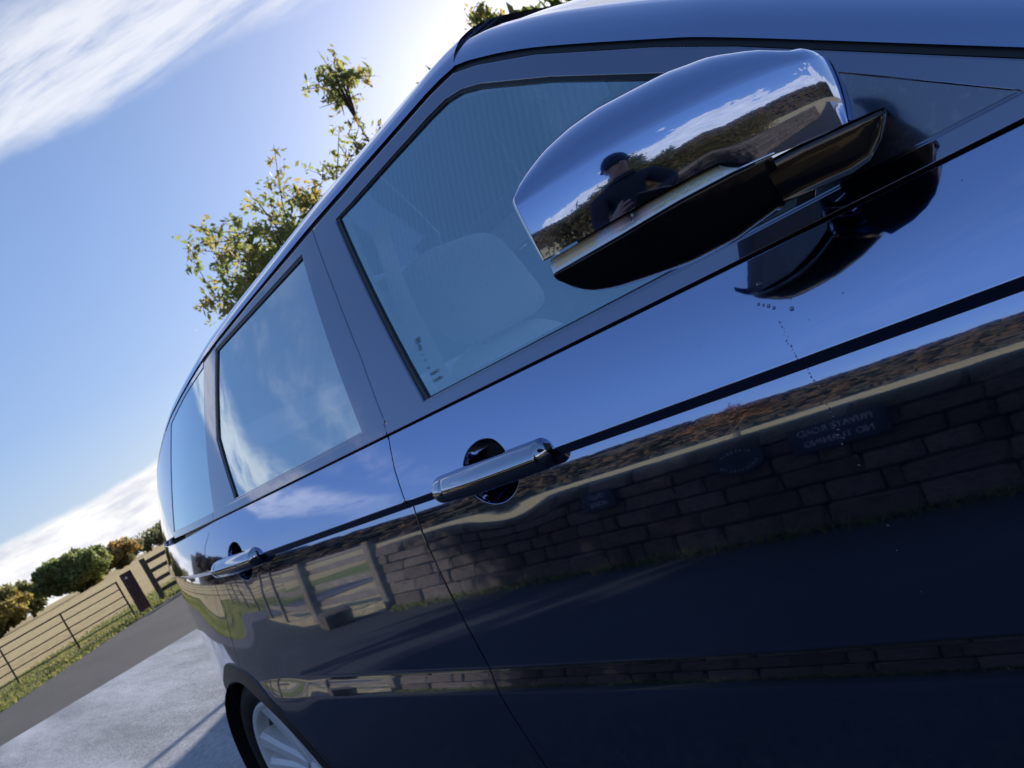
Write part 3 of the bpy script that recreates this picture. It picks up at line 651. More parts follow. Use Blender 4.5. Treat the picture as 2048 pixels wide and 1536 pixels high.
# ---- wheels
def lathe(P, n=64, cx=0, cz=0, y0=0, sgn=1):
    V = []; F = []
    for k in range(n):
        a = 2*math.pi*k/n
        for (r_, y) in P: V.append((cx+r_*math.cos(a), y0+sgn*y, cz+r_*math.sin(a)))
    m = len(P)
    for k in range(n):
        for i in range(m-1):
            q = (k*m+i, k*m+i+1, ((k+1) % n)*m+i+1, ((k+1) % n)*m+i); F.append(q if sgn > 0 else q[::-1])
    return V, F
def wheel(cx, side):
    y0 = .032 if side == 0 else 2*YC-.032; s = 1 if side == 0 else -1
    w = bpy.data.objects.new('wheel', None); C.objects.link(w); w.empty_display_size = .1
    w.parent = car; w.location = Vector((0, 0, 0)); w.matrix_parent_inverse = Matrix.Translation(-car.location)
    def sub(name, V, F, mat, smooth=True):
        o = mesh_obj(name, V, F, mat, None, smooth=smooth); o.parent = w; return o
    ty = catmull([(.280, .050), (.284, .028), (.300, .014), (.325, .010), (.348, .018), (.363, .034), (.369, .060), (.372, .12), (.372, .20), (.365, .25), (.34, .27), (.28, .25)], 4)
    o = sub('tyre', *lathe([tuple(q) for q in ty], 72, cx, WZ, y0, s), MT['rubber'])
    rimp = catmull([(.287, .040), (.286, .022), (.280, .016), (.268, .018), (.262, .024), (.258, .050), (.252, .10), (.246, .22)], 4)
    sub('rim', *lathe([tuple(q) for q in rimp[:22]], 72, cx, WZ, y0, s), MT['alloy'])
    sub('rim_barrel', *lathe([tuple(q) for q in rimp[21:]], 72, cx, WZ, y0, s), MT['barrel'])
    sp_ = MB()
    for k in range(5):
        for d_ in (-1, 1):
            a = R(72*k+18)+d_*R(12.5); a_in = R(72*k+18)+d_*R(17)
            # tapered beam from hub to rim with a raised centre ridge
            def P(r_, ang, off, y): 
                return (cx+r_*math.cos(ang)-off*math.sin(ang), y0+s*y, WZ+r_*math.sin(ang)+off*math.cos(ang))
            rows = []
            for r_, wd, yt, an in ((.045, .026, .048, a_in), (.10, .029, .042, a_in*.6+a*.4), (.17, .030, .034, a), (.235, .034, .026, a), (.268, .042, .020, a)):
                rows.append([P(r_, an, -wd, .11), P(r_, an, -wd, yt+.010), P(r_, an, -wd*.55, yt), P(r_, an, wd*.55, yt), P(r_, an, wd, yt+.010), P(r_, an, wd, .11)])
            sp_.grid(rows if s > 0 else [q[::-1] for q in rows])
    o = sp_.obj('spokes', MT['alloy'], None); o.parent = w
    hub = lathe([(.0, .045), (.030, .045), (.034, .050), (.066, .050), (.072, .060), (.075, .12)], 40, cx, WZ, y0, s); sub('hub_cap', *hub, MT['alloy'])
    sub('brake_disc', *lathe([(.0, .15), (.19, .15), (.19, .17), (.0, .17)], 48, cx, WZ, y0, s), material('brake_iron', (.16, .15, .15), .4, .8) if 'disc' not in MT else MT['disc'])
    return w
MT['barrel'] = material('shaded_barrel', (.10, .105, .115), .5, .4)  # dark alloy copy, shade behind the spokes put into its colour
MT['disc'] = material('brake_iron', (.16, .15, .15), .4, .8)
for cx in (AX_R, AX_F):
    for side in (0, 1): wheel(cx, side)
for o in fdL.children:
    if o.name.startswith('window_glass'): o.data.materials[0] = MT['far_glass']
# ---- water drops left on the paint and glass
dv = MB()
def drop(x, h, r_, S=Sbody, el=1.0):
    z = float(zc(x))+h; y = float(S(np.array(x), np.array(z))); rows = []
    for i in range(4):
        a = math.pi/2*i/3.; rows.append([(x+r_*math.cos(a)*math.cos(b_), y-r_*.55*math.sin(a)+.0002, z+el*r_*math.cos(a)*math.sin(b_)) for b_ in np.linspace(0, 2*math.pi, 10)])
    dv.grid(rows)
for x, h, r_ in ((.720, .085, .0035), (.712, .066, .0022), (.717, .063, .002), (.722, .060, .0026), (.727, .056, .0024), (.745, .048, .0030), (.748, .058, .0014), (.80, .043, .0012)): drop(x, h, r_)
for k in range(46):
    t = k/46; x = .728+.010*t+random.gauss(0, .0012+.006*max(0, t-.6)); drop(x, .040-.20*t**1.3 if t < .9 else random.uniform(-.3, -.05), random.uniform(.0005, .0016), el=1.4)
for k in range(60): drop(random.uniform(-.1, 1.0), random.uniform(-.45, .1), random.uniform(.0003, .0009))
for k in range(90): drop(random.uniform(.15, .62), random.uniform(.15, .34), random.uniform(.0004, .0011), Sglass)
for k in range(14): drop(.36+random.gauss(0, .006), -.03-.005*k, random.uniform(.0005, .0012))
MT['water'] = mixglass('water', (.55, .60, .68), .12, 1.33)
o = dv.obj('water_drops', MT['water'], car, smooth=True); o['kind'] = 'stuff'

# ================================================================== the place
def sheet(name, poly, z, mat):
    o = mesh_obj(name, [(x, y, z) for x, y in poly], [tuple(range(len(poly)))], mat, None, smooth=False); o['kind'] = 'structure'; return o
def ground_mat(name, stops, scale, bump=(40, .4, .03), rough=.9, scale2=None, stretch=None, spec=.3):
    m = bpy.data.materials.new(name); m.use_nodes = True; t = NT(m.node_tree); b = m.node_tree.nodes['Principled BSDF']
    v = t.n('ShaderNodeTexCoord').outputs['Object']
    if stretch:
        mp_ = t.n('ShaderNodeMapping'); mp_.inputs['Scale'].default_value = stretch[0]; mp_.inputs['Rotation'].default_value = (0, 0, stretch[1]); t.l(v, mp_.inputs[0]); vs = mp_.outputs[0]
    else: vs = v
    fac = t.m('ADD', t.m('MULTIPLY', t.noise(vs, scale, 6, .65), .65), t.m('MULTIPLY', t.noise(v, scale2 or scale*14, 4, .7), .35))
    t.l(t.ramp(fac, stops), b.inputs['Base Color']); b.inputs['Roughness'].default_value = rough; b.inputs['Specular IOR Level'].default_value = spec
    bn = t.n('ShaderNodeBump'); bn.inputs['Strength'].default_value = bump[1]; bn.inputs['Distance'].default_value = bump[2]
    t.l(t.noise(v, bump[0], 5, .7), bn.inputs['Height']); t.l(bn.outputs[0], b.inputs['Normal'])
    return m
MT['field'] = ground_mat('dry_grass_field', [(.30, (.29, .21, .095)), (.46, (.44, .335, .16)), (.60, (.52, .41, .205)), (.72, (.34, .33, .13))], .05, (3, .6, .25), scale2=1.1, stretch=((1, .3, 1), .3))
MT['verge'] = ground_mat('verge_grass', [(.30, (.07, .09, .02)), (.46, (.14, .16, .035)), (.60, (.26, .23, .07)), (.75, (.33, .26, .10))], .5, (14, .8, .12), scale2=6)
MT['road'] = ground_mat('asphalt_road', [(.25, (.055, .052, .058)), (.5, (.085, .08, .085)), (.8, (.14, .13, .13))], .6, (90, .5, .01), .8, 60, ((.25, 1.2, 1), R(65)))
MT['drive'] = ground_mat('pale_chip_drive', [(.30, (.13, .145, .17)), (.45, (.27, .295, .345)), (.55, (.42, .455, .52)), (.72, (.66, .70, .78))], .7, (60, .9, .02), .75, 26, ((.35, 2.2, 1), R(-20)), .5)
MT['lane'] = ground_mat('dark_lane_tarmac', [(.25, (.022, .023, .027)), (.5, (.034, .036, .040)), (.8, (.065, .065, .07))], .8, (120, .5, .01), .85, 90)
sheet('ground', [(-900, -900), (900, -900), (900, 900), (-900, 900)], -.030, MT['field'])
sheet('verge', [(-14.6, -40), (-14.6, -6), (-15.2, 0), (-18.3, 5.2), (-24, 15), (-26, 30), (-31, 30), (-29, 15), (-23.5, 4), (-24, -10), (-24, -40)], -.018, MT['verge'])
sheet('road', [(-12.2, -40), (-12.0, -3.4), (-10.9, .29), (-9.75, 2.7), (-8.6, 5), (-6.4, 9.5), (-6.4, 30), (-26, 30), (-24, 15), (-18.3, 5.2), (-15.2, 0), (-14.6, -6), (-14.6, -40)], -.012, MT['road'])
sheet('drive', [(-10.9, .29), (-9.75, 2.7), (-8.6, 5), (-6.4, 9.5), (-6.4, 30), (30, 30), (30, 2.4), (2.6, .9), (-2.2, .55), (-3.4, -.1), (-4.5, -.35), (-11.15, -.35)], -.006, MT['drive'])
sheet('lane', [(-12.0, -3.4), (-11.15, -.35), (-4.5, -.35), (-3.4, -.1), (-2.2, .55), (2.6, .9), (30, 2.4), (30, -3.45), (-6, -3.45)], 0.0, MT['lane'])
def leaf_mats(cols, k=4.2):
    out = []
    for c in cols:      # leaves let light through
        m = material('foliage', c, .6, 0, .3); t = NT(m.node_tree); b = m.node_tree.nodes['Principled BSDF']; o = m.node_tree.nodes['Material Output']
        tl = t.n('ShaderNodeBsdfTranslucent'); tl.inputs[0].default_value = (min(1, c[0]*k), min(1, c[1]*k), c[2]*k*.8, 1)
        mx_ = t.n('ShaderNodeMixShader'); mx_.inputs[0].default_value = .5; t.l(b.outputs[0], mx_.inputs[1]); t.l(tl.outputs[0], mx_.inputs[2]); t.l(mx_.outputs[0], o.inputs[0]); out.append(m)
    return out
# grass tufts on the verge and at the foot of the field fence
def blades(name, spots, h0, h1, mats, label, wid=.012):
    V = []; F = []; MI = []
    for (x, y, z, k) in spots:
        a = random.uniform(0, 6.283); h = random.uniform(h0, h1)*k; w = wid*random.uniform(.6, 1.4); lx, ly_ = random.gauss(0, .35)*h, random.gauss(0, .35)*h
        n = len(V); V += [(x-w*math.cos(a), y-w*math.sin(a), z), (x+w*math.cos(a), y+w*math.sin(a), z), (x+lx*.5, y+ly_*.5, z+h*.65), (x+lx*1.3, y+ly_*1.3, z+h)]
        F += [(n, n+1, n+2), (n, n+2, n+3)]; q = random.randrange(len(mats)); MI += [q, q]
    o = mesh_obj(name, V, F, mats, None, smooth=False); o.data.polygons.foreach_set('material_index', MI); setp(o, label, 'grass', None, 'stuff'); return o
g_mats = leaf_mats([(.085, .115, .035), (.14, .155, .06), (.22, .20, .09)], 1.7)
sp_ = []
for k in range(9000):
    y = random.uniform(-3, 12); ex = -15.2-(y*.6 if y > 0 else -.08*y); t = random.random()**1.3
    sp_.append((ex-.05-t*6.5, y, -.018, .6+.7*random.random()))
for k in range(2600):
    y = random.uniform(-3, 9); ex = -15.2-(y*.6 if y > 0 else -.08*y); sp_.append((ex+random.gauss(-.2, .18), y, -.018, 1.0))
blades('verge_grass', sp_, .03, .085, g_mats, 'tufted green grass along the far road edge', .022)
sp_ = [(random.uniform(-6, 5), -3.43+abs(random.gauss(0, .05)), 0, 1) for k in range(1500)]
blades('wall_foot_weeds', sp_, .03, .10, g_mats[:2], 'small weeds at the foot of the stone wall', .006)

# ---- trees
def leaves(C0, n_l, rng_, l, w):
    a = rng_.normal(size=(n_l, 3)); a /= np.linalg.norm(a, axis=1)[:, None]; b = rng_.normal(size=(n_l, 3)); b -= (a*b).sum(1)[:, None]*a; b /= np.linalg.norm(b, axis=1)[:, None]
    a[:, 2] -= .35; s = rng_.uniform(.6, 1.3, (n_l, 1)); a = a*l*s; b = b*w*s
    V = np.stack([C0-a, C0+b, C0+a, C0-b], 1).reshape(-1, 3); F = np.arange(n_l*4).reshape(-1, 4); return V, F
def build_crown(name, pts, mi, mats, parent, l, w, seed):
    r_ = np.random.default_rng(seed); V, F = leaves(np.asarray(pts), len(pts), r_, l, w)
    o = mesh_obj(name, V.tolist(), F.tolist(), mats, parent, smooth=False); o.data.polygons.foreach_set('material_index', list(mi)); return o
BARK = material('bark', (.09, .07, .055), .9, tex=(18, (.04, .032, .028), .4, .7), bump=(30, .6, .02))
def twig_tree(name, label, loc, H, Rc, z0, cols, leaf, seed, group=None, nl=9, ns=8, ntw=6, lf=14, lean=(0, 0), up=.55, tw=1.0):
    rd_ = random.Random(seed); t = thing(name, loc, label, 'tree', group); L = Vector(loc)
    tr = MB(); tr.tube([L, L+Vector((.05, .03, H*.3)), L+Vector((.8*lean[0], .8*lean[1], z0)), L+Vector((lean[0], lean[1], H*.9))], [H*.022*tw, H*.018*tw, H*.011*tw, .010], 8)
    pts = []; mi = []
    for i in range(nl):
        az = 6.283*i/nl+rd_.uniform(-.3, .3); hz = z0+(max(H*up, z0+.4)-z0)*rd_.random()**.8; S0 = L+Vector((lean[0], lean[1], hz))
        el = R(rd_.uniform(15, 75)); ln = Rc*rd_.uniform(.75, 1.1)*(1-.55*max(0, hz-z0)/(H-z0))
        E0 = S0+Vector((math.cos(az)*math.cos(el), math.sin(az)*math.cos(el), math.sin(el)))*ln; E0.z = min(E0.z, L.z+H*.97)
        mid = (S0+E0)/2+Vector((0, 0, .25)); tr.tube([S0, mid, E0], [H*.010*tw, H*.006*tw, .006], 6)
        for j in range(ns):
            k = rd_.uniform(.25, 1.0); P0 = S0+(E0-S0)*k+Vector((0, 0, .25*math.sin(math.pi*k)))
            d = Vector((rd_.gauss(0, 1), rd_.gauss(0, 1), rd_.gauss(.45, .7))).normalized(); P1 = P0+d*Rc*rd_.uniform(.22, .5)
            tr.tube([P0, P1], [.010, .004], 4, False); ci = rd_.choices(range(len(cols)), weights=[3, 3, 2, 1][:len(cols)])[0]
            for q in range(ntw):
                kk = rd_.uniform(.2, 1); Q0 = P0+(P1-P0)*kk; dd = Vector((rd_.gauss(0, 1), rd_.gauss(0, 1), rd_.gauss(.1, .7))).normalized(); Q1 = Q0+dd*Rc*rd_.uniform(.08, .2)
                for m_ in range(lf):
                    u = rd_.random(); c = Q0+(Q1-Q0)*u; pts.append((c.x+rd_.gauss(0, leaf*.7), c.y+rd_.gauss(0, leaf*.7), c.z+rd_.gauss(0, leaf*.7)))
                    mi.append(ci if rd_.random() < .7 else rd_.randrange(len(cols)))
    tr.obj('trunk', BARK, t, smooth=True)
    build_crown('crown', pts, mi, leaf_mats(cols), t, leaf, leaf*.45, seed)
    return t
LEAF_A = [(.085, .105, .040), (.115, .125, .050), (.13, .12, .050), (.16, .125, .045)]
twig_tree('autumn_tree', 'broad green and gold tree behind the rear of the car roof', (-8.5, 8.1, 0), 6.2, 2.3, 2.9, LEAF_A, .070, 11, 'trees beside the drive', 14, 9, 7, 8, (-1.4, -1.2), .62, .5)
twig_tree('autumn_tree', 'slender upright tree rising behind the middle of the car roof', (-8.55, 8.65, 0), 7.5, 1.35, 4.2, LEAF_A, .064, 17, 'trees beside the drive', 13, 5, 4, 7, (0, 0), .86, .4)
twig_tree('autumn_tree', 'thin tree whose top twigs show above the windscreen pillar', (-6.45, 10.45, 0), 7.0, .75, 5.6, LEAF_A, .068, 23, 'trees beside the drive', 6, 4, 4, 7, (0, 0), .86)
for lx_, ly_, lh_, lz_, sd_ in ((-10.7, 11.9, 6.8, .8, 27), (-9.0, 11.4, 6.8, .8, 28), (-7.7, 10.6, 6.4, 1.6, 29), (-5.9, 10.4, 5.5, 3.6, 53)):  # unseen laurels added to keep the sun off wall and lane
    twig_tree('added_shade_laurel', 'unseen green laurel added behind the car to shade the wall', (lx_, ly_, 0), lh_, 2.0, lz_, [(.05, .07, .02), (.07, .08, .025)], .16, sd_, 'added shade laurels behind the car', 26, 8, 6, 9, (0, 0), .80)
twig_tree('bushy_tree', 'dark rounded tree mirrored in the folded wing mirror', (5.2, -8.0, 0), 4.6, 2.2, 1.2, [(.035, .045, .018), (.05, .055, .02), (.07, .06, .02)], .11, 31, None, 12, 10, 6, 11)
twig_tree('thin_tree', 'slim brown sapling behind the stone wall', (-4.6, -9.5, 0), 3.6, .9, .9, [(.10, .06, .035), (.14, .07, .04)], .08, 37, None, 7, 6, 4, 8)
hd = thing('hedgerow', (8, -10.5, 0), 'dark hedgerow behind the photographer, mirrored in the wing mirror cap', 'hedge'); hp_ = []; hm_ = []; r_h = np.random.default_rng(77); st_ = MB()
for k in range(15000):
    t_h = r_h.random(); top_h = 1.9+.35*math.sin(t_h*9)+1.1*t_h; hp_.append((1.0+17*t_h+r_h.normal(0, .3), -6.4-4.5*t_h+r_h.normal(0, .55), top_h*r_h.random()**.6)); hm_.append(int(r_h.integers(0, 3)))
for k in range(26):
    t_h = k/25; x_, y_ = 1.0+17*t_h, -6.4-4.5*t_h; st_.tube([(x_, y_, 0), (x_+.1, y_+.1, .8), (x_-.1, y_, 1.5)], [.04, .03, .01], 5)
build_crown('crown', hp_, hm_, leaf_mats([(.035, .040, .018), (.055, .045, .022), (.08, .05, .025)]), hd, .12, .06, 78); st_.obj('stems', BARK, hd)
def far_tree(name, label, az, dist, H, wid, cols, seed, n=5200, group='trees at the field edge'):
    x, y = CAM.x+dist*math.sin(R(az)), CAM.y+dist*math.cos(R(az)); H *= 1.18; wid *= 1.22; n = int(n*1.4); t = thing(name, (x, y, 0), label, 'tree', group); r_ = np.random.default_rng(seed)
    tr = MB(); tr.tube([(x, y, -.1), (x, y, H*.35), (x+.3, y, H*.7)], [H*.045, H*.035, H*.01], 8)
    for i in range(6):
        a = 6.283*i/6; tr.tube([(x, y, H*.25), (x+wid*.2*math.cos(a), y+wid*.2*math.sin(a), H*.5), (x+wid*.38*math.cos(a), y+wid*.38*math.sin(a), H*.65)], [H*.02, H*.013, H*.005], 5)
    tr.obj('trunk', BARK, t, smooth=True)
    K = 46; u = r_.normal(size=(K, 3)); u /= np.linalg.norm(u, axis=1)[:, None]; u *= r_.uniform(.45, 1.0, (K, 1)); u[:, 2] = u[:, 2]*.95+.05
    cc = np.c_[x+u[:, 0]*wid*.42, y+u[:, 1]*wid*.42, H*.47+u[:, 2]*H*.42]; cr = r_.uniform(.11, .20, K)*wid*.8
    which = r_.integers(0, K, n); d = r_.normal(size=(n, 3)); d /= np.linalg.norm(d, axis=1)[:, None]
    P = cc[which]+d*cr[which][:, None]*r_.uniform(.6, 1.05, (n, 1))*np.array([1, 1, .75]); P[:, 2] = np.clip(P[:, 2], .25, H)
    cw = r_.integers(0, len(cols), K); mi = np.where(r_.random(n) < .75, cw[which], r_.integers(0, len(cols), n))
    build_crown('crown', P, mi, leaf_mats([tuple(v*1.1+.045 for v in c) for c in cols], 2.0), t, H*.055, H*.036, seed); return t  # leaf colours raised to paint in haze and front light
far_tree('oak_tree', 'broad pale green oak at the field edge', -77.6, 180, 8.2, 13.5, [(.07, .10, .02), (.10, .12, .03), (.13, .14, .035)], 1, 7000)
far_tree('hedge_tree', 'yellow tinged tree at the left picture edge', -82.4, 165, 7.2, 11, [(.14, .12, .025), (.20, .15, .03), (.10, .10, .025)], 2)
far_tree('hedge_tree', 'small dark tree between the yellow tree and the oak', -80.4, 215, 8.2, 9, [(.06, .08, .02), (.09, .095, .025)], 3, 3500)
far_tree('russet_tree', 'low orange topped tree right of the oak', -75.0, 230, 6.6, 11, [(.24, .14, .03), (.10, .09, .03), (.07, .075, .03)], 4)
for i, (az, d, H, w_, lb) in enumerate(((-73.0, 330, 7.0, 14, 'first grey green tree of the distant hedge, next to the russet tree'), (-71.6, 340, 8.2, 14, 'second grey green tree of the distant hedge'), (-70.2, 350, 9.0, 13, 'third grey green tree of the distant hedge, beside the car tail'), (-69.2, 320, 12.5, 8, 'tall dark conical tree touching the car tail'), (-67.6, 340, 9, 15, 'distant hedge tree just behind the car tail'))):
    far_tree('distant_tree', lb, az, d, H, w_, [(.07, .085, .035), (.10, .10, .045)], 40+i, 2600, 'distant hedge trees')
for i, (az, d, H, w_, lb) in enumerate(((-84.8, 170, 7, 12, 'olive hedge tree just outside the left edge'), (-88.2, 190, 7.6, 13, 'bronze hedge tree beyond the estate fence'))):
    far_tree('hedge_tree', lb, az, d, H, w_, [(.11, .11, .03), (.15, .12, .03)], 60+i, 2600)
# ---- wooded hills behind the photographer
def hill_h(a):   # a: angle from -Y, degrees, positive to -X
    return 47+5*math.sin(a*.07)+3*math.sin(a*.19+1)-(.16*max(0, a-35))
rows = []
for r_ in np.linspace(170, 520, 12):
    row = []
    for a in np.linspace(-115, 88, 90):
        k = min(1, max(0, (r_-190)/190)); z = hill_h(a)*k*k*(3-2*k)-.05
        row.append((-r_*math.sin(R(a)), -r_*math.cos(R(a)), z))
    rows.append(row)
g = MB().grid(rows); o = mesh_obj('hills', g.V, g.F, material('hill_scrub', (.04, .034, .022), .95, tex=(.02, (.06, .042, .025), .4, .7))); o['kind'] = 'structure'
ico = bmesh.new(); bmesh.ops.create_icosphere(ico, subdivisions=2, radius=1); IV = np.array([v.co[:] for v in ico.verts]); IF = [tuple(v.index for v in q.verts) for q in ico.faces]; ico.free()
V = []; F = []; MI = []; r_g = np.random.default_rng(5)
for i in range(3000):
    a = r_g.uniform(-112, 86); r_ = r_g.uniform(195, 400); k = min(1, max(0, (r_-190)/190)); z = hill_h(a)*k*k*(3-2*k)
    s_v = r_g.uniform(1.8, 4.0)*(1 if r_ > 235 else .7); n = len(V)
    q = IV*(1+.28*np.sin(IV[:, :1]*5+r_g.uniform(0, 6))*np.cos(IV[:, 1:2]*6+i))*np.array([s_v*1.2, s_v*1.2, s_v])+np.array([-r_*math.sin(R(a)), -r_*math.cos(R(a)), z+s_v*.5])
    V += q.tolist(); F += [tuple(j+n for j in t) for t in IF]; MI += [int(r_g.integers(0, 4))]*len(IF)
wm_ = [material('wood_'+n_, c, .9, 0, .2, tex=(.35, (c[0]*.45, c[1]*.45, c[2]*.5), .35, .65)) for n_, c in (('a', (.050, .036, .024)), ('b', (.062, .040, .024)), ('c', (.036, .034, .022)), ('d', (.080, .052, .030)))]
o = mesh_obj('hillside_woodland', V, F, wm_, smooth=False); o.data.polygons.foreach_set('material_index', MI); setp(o, 'brown autumn woodland on the hills behind the photographer', 'woodland', None, 'stuff')

# ---- dry stone wall opposite the car
WY = -3.50
wall = thing('stone_wall', (-1, WY-.17, 0), 'low rough stone wall mirrored in the car doors', 'wall')
MT['stone'] = material('weathered_stone', (.095, .076, .064), .9, 0, .2, tex=(9, (.048, .041, .038), .38, .68), bump=(35, .8, .012), rnd=.28)
MT['mortar'] = material('dark_joint', (.055, .048, .042), .95)
mb = MB(); mb.box((2.0, WY-.21, .43), (16.0, .34, .86)); mb.obj('wall_core', MT['mortar'], wall)
protos = []
for k in range(9):
    bm = bmesh.new(); bmesh.ops.create_cube(bm, size=1); bmesh.ops.bevel(bm, geom=bm.edges[:], offset=.09, segments=1, affect='EDGES')
    rk = random.Random(k)
    for v in bm.verts: v.co += Vector((rk.uniform(-.03, .03), rk.uniform(-.06, .06), rk.uniform(-.05, .05)))
    me = bpy.data.meshes.new('stone'); bm.to_mesh(me); bm.free(); me.materials.append(MT['stone']); protos.append(me)
def place(name, me, loc, scale, rot, parent):
    o = bpy.data.objects.new(name, me); C.objects.link(o); o.parent = parent; o.location = Vector(loc)-parent.location; o.scale = scale; o.rotation_euler = rot; return o
z = 0.0
for ci, hgt in enumerate((.205, .165, .150, .130, .125)):
    x = -6.0
    while x < 9.9:
        ln = random.uniform(.24, .62)*(1.1 if ci == 0 else .9)
        if random.random() < .18: ln *= .5
        place('stone', random.choice(protos), (x+ln/2, WY-.03+random.uniform(-.012, .012), z+hgt/2), (ln-.016, .14, hgt-.014), (0, random.uniform(-.02, .02), random.uniform(-.02, .02)), wall); x += ln
    z += hgt
x = -6.05
while x < 9.9:
    ln = random.uniform(.35, .7); place('coping_stone', random.choice(protos), (x+ln/2, WY-.19, z+.075), (ln-.02, .46, .14), (random.uniform(-.03, .03), random.uniform(-.02, .02), 0), wall); x += ln
blk = bpy.data.objects.new('stone_block', protos[2]); C.objects.link(blk); blk.location = (-6.75, -3.15, .12); blk.scale = (.62, .34, .24); blk.rotation_euler = (0, .03, .4)
setp(blk, 'loose squared stone block lying at the end of the wall', 'stone')
# painted boards with lettering
MT['board'] = material('slate_blue_board', (.022, .027, .042), .9, 0, .2); MT['letter'] = material('faded_lettering', (.26, .28, .30), .8)
def sign(name, loc, w, h, lines, label, oval=False):
    t = thing(name, loc, label, 'sign', None); x, y, z = loc
    if oval:
        b = MB(); n = 36; V = [(x+w/2*math.cos(6.283*k/n), y, z+h/2*math.sin(6.283*k/n)) for k in range(n)]; V += [(v[0], y-.02, v[2]) for v in V]
        b.add(V, [tuple(range(n))[::-1], tuple(range(n, 2*n))]+[(k, (k+1) % n, n+(k+1) % n, n+k) for k in range(n)]); b.obj('board', MT['board'], t)
        lm = MB()           # worn letters that can no longer be read: short strokes set along two arcs
        for arc_, cnt in ((1, 8), (-1, 12)):
            for k in range(cnt):
                a = R(90+(k-(cnt-1)/2)*(13 if arc_ > 0 else 12))*arc_; cx_, cz_ = x+w*.38*math.cos(a), z+h*.36*math.sin(a); ry = Matrix.Rotation(-(a-math.pi/2*arc_), 3, 'Y')
                for q in range(2): lm.box((cx_+random.uniform(-.004, .004), y+.003, cz_+random.uniform(-.004, .004)), (.005 if q else .014, .003, .022 if q else .006), ry)
        lm.obj('lettering', MT['letter'], t)['kind'] = 'stuff'
    else:
        b = MB(); b.box((x, y-.01, z), (w, .02, h)); bevel(b.obj('board', MT['board'], t), .004, 1)
        for bdy, sz, dzz in lines: text(bdy, sz, (x, y+.003, z+dzz), MT['letter'], t, (-1, 0, 0), (0, 0, 1), .001, 'CENTER', tiny=True)
    return t
sign('wall_sign', (-.62, WY+.085, .735), .62, .22, [('PRIVATE ROAD', .070, .030), ('NO TURNING', .070, -.065)], 'dark board with two lines of capitals on the stone wall')
sign('wall_sign', (-1.32, WY+.085, .725), .40, .24, None, 'oval dark board with arched worn lettering on the wall', True)
sign('wall_sign', (-2.66, WY+.085, .715), .36, .20, [('TRUST', .062, .022), ('HOUSE', .062, -.060)], 'small dark board with two short words on the wall')

# ---- fences
MT['oldwood'] = material('weathered_timber', (.075, .060, .050), .85, tex=(14, (.14, .12, .10), .45, .75), bump=(40, .5, .01), rnd=.15)
MT['iron'] = material('rusted_iron', (.055, .042, .035), .7, .3, tex=(25, (.11, .06, .035), .5, .75))
MT['maroon'] = material('maroon_post_paint', (.085, .028, .035), .7, tex=(16, (.035, .018, .020), .4, .65), bump=(30, .4, .01))
def iron_fence(A, B, n, label):
    A, B = Vector(A), Vector(B); t = thing('estate_fence', A, label, 'fence')
    for k in range(n+1):
        q = A+(B-A)*k/n; b = MB(); b.box(q+Vector((0, 0, .45)), (.05, .03, .98)); b.obj('post', MT['iron'], t)
    for h in (.13, .33, .53, .73, .92):
        b = MB(); b.tube([A+Vector((0, 0, h)), (A+B)/2+Vector((0, 0, h-.01)), B+Vector((0, 0, h))], (.015 if h < .9 else .020), 6); b.obj('rail', MT['iron'], t)
iron_fence((-22.1, -9.5, 0), (-19.35, 4.45, 0), 11, 'thin five bar iron estate fence along the field')
gp = thing('gate_post', (-19.2, 4.68, 0), 'square maroon gate post with a pale bolt at the fence end', 'post')
b = MB(); b.box((-19.2, 4.68, .50), (.20, .22, 1.06), Matrix.Rotation(.15, 3, 'Z')); bevel(b.obj('post_body', MT['maroon'], gp), .012, 2)
b = MB(); b.tube([(-19.06, 4.62, .90), (-19.10, 4.62, .90)], .03, 10); b.obj('bolt', material('pale_bolt', (.7, .66, .62), .5), gp)
def wood_fence(P, label, rails, ph, name='post_and_rail_fence'):
    t = thing(name, P[0], label, 'fence')
    for q in P:
        b = MB(); b.box((q[0], q[1], ph/2-.05), (.13, .11, ph+.1)); bevel(b.obj('post', MT['oldwood'], t), .01, 1)
    for a, c in zip(P[:-1], P[1:]):
        a, c = Vector(a), Vector(c); d = c-a; ry = Matrix.Rotation(math.atan2(d.y, d.x), 3, 'Z')
        for h in rails:
            b = MB(); b.box((a+c)/2+Vector((0, 0, h+random.uniform(-.012, .012)))+ry @ Vector((0, .07, 0)), (d.length-.004, .04, .10), ry); bevel(b.obj('rail', MT['oldwood'], t), .006, 1)
wood_fence([(-19.55, 5.25, 0), (-18.9, 7.1, 0), (-18.3, 9.0, 0), (-17.7, 10.9, 0)], 'dark timber rail fence between the maroon post and the car', (.18, .45, .72, .98), 1.12)
wood_fence([(-6.35, -3.62, 0), (-8.2, -3.66, 0), (-10.05, -3.70, 0), (-11.9, -3.75, 0)], 'timber rail fence carrying on from the stone wall, mirrored in the rear door', (.25, .55, .85, 1.08), 1.20)
wood_fence([(-15.1, -4.2, 0), (-16.9, -4.0, 0), (-18.7, -3.8, 0), (-20.4, -3.6, 0)], 'timber rail fence across the road beside the iron fence', (.25, .55, .85, 1.08), 1.20)

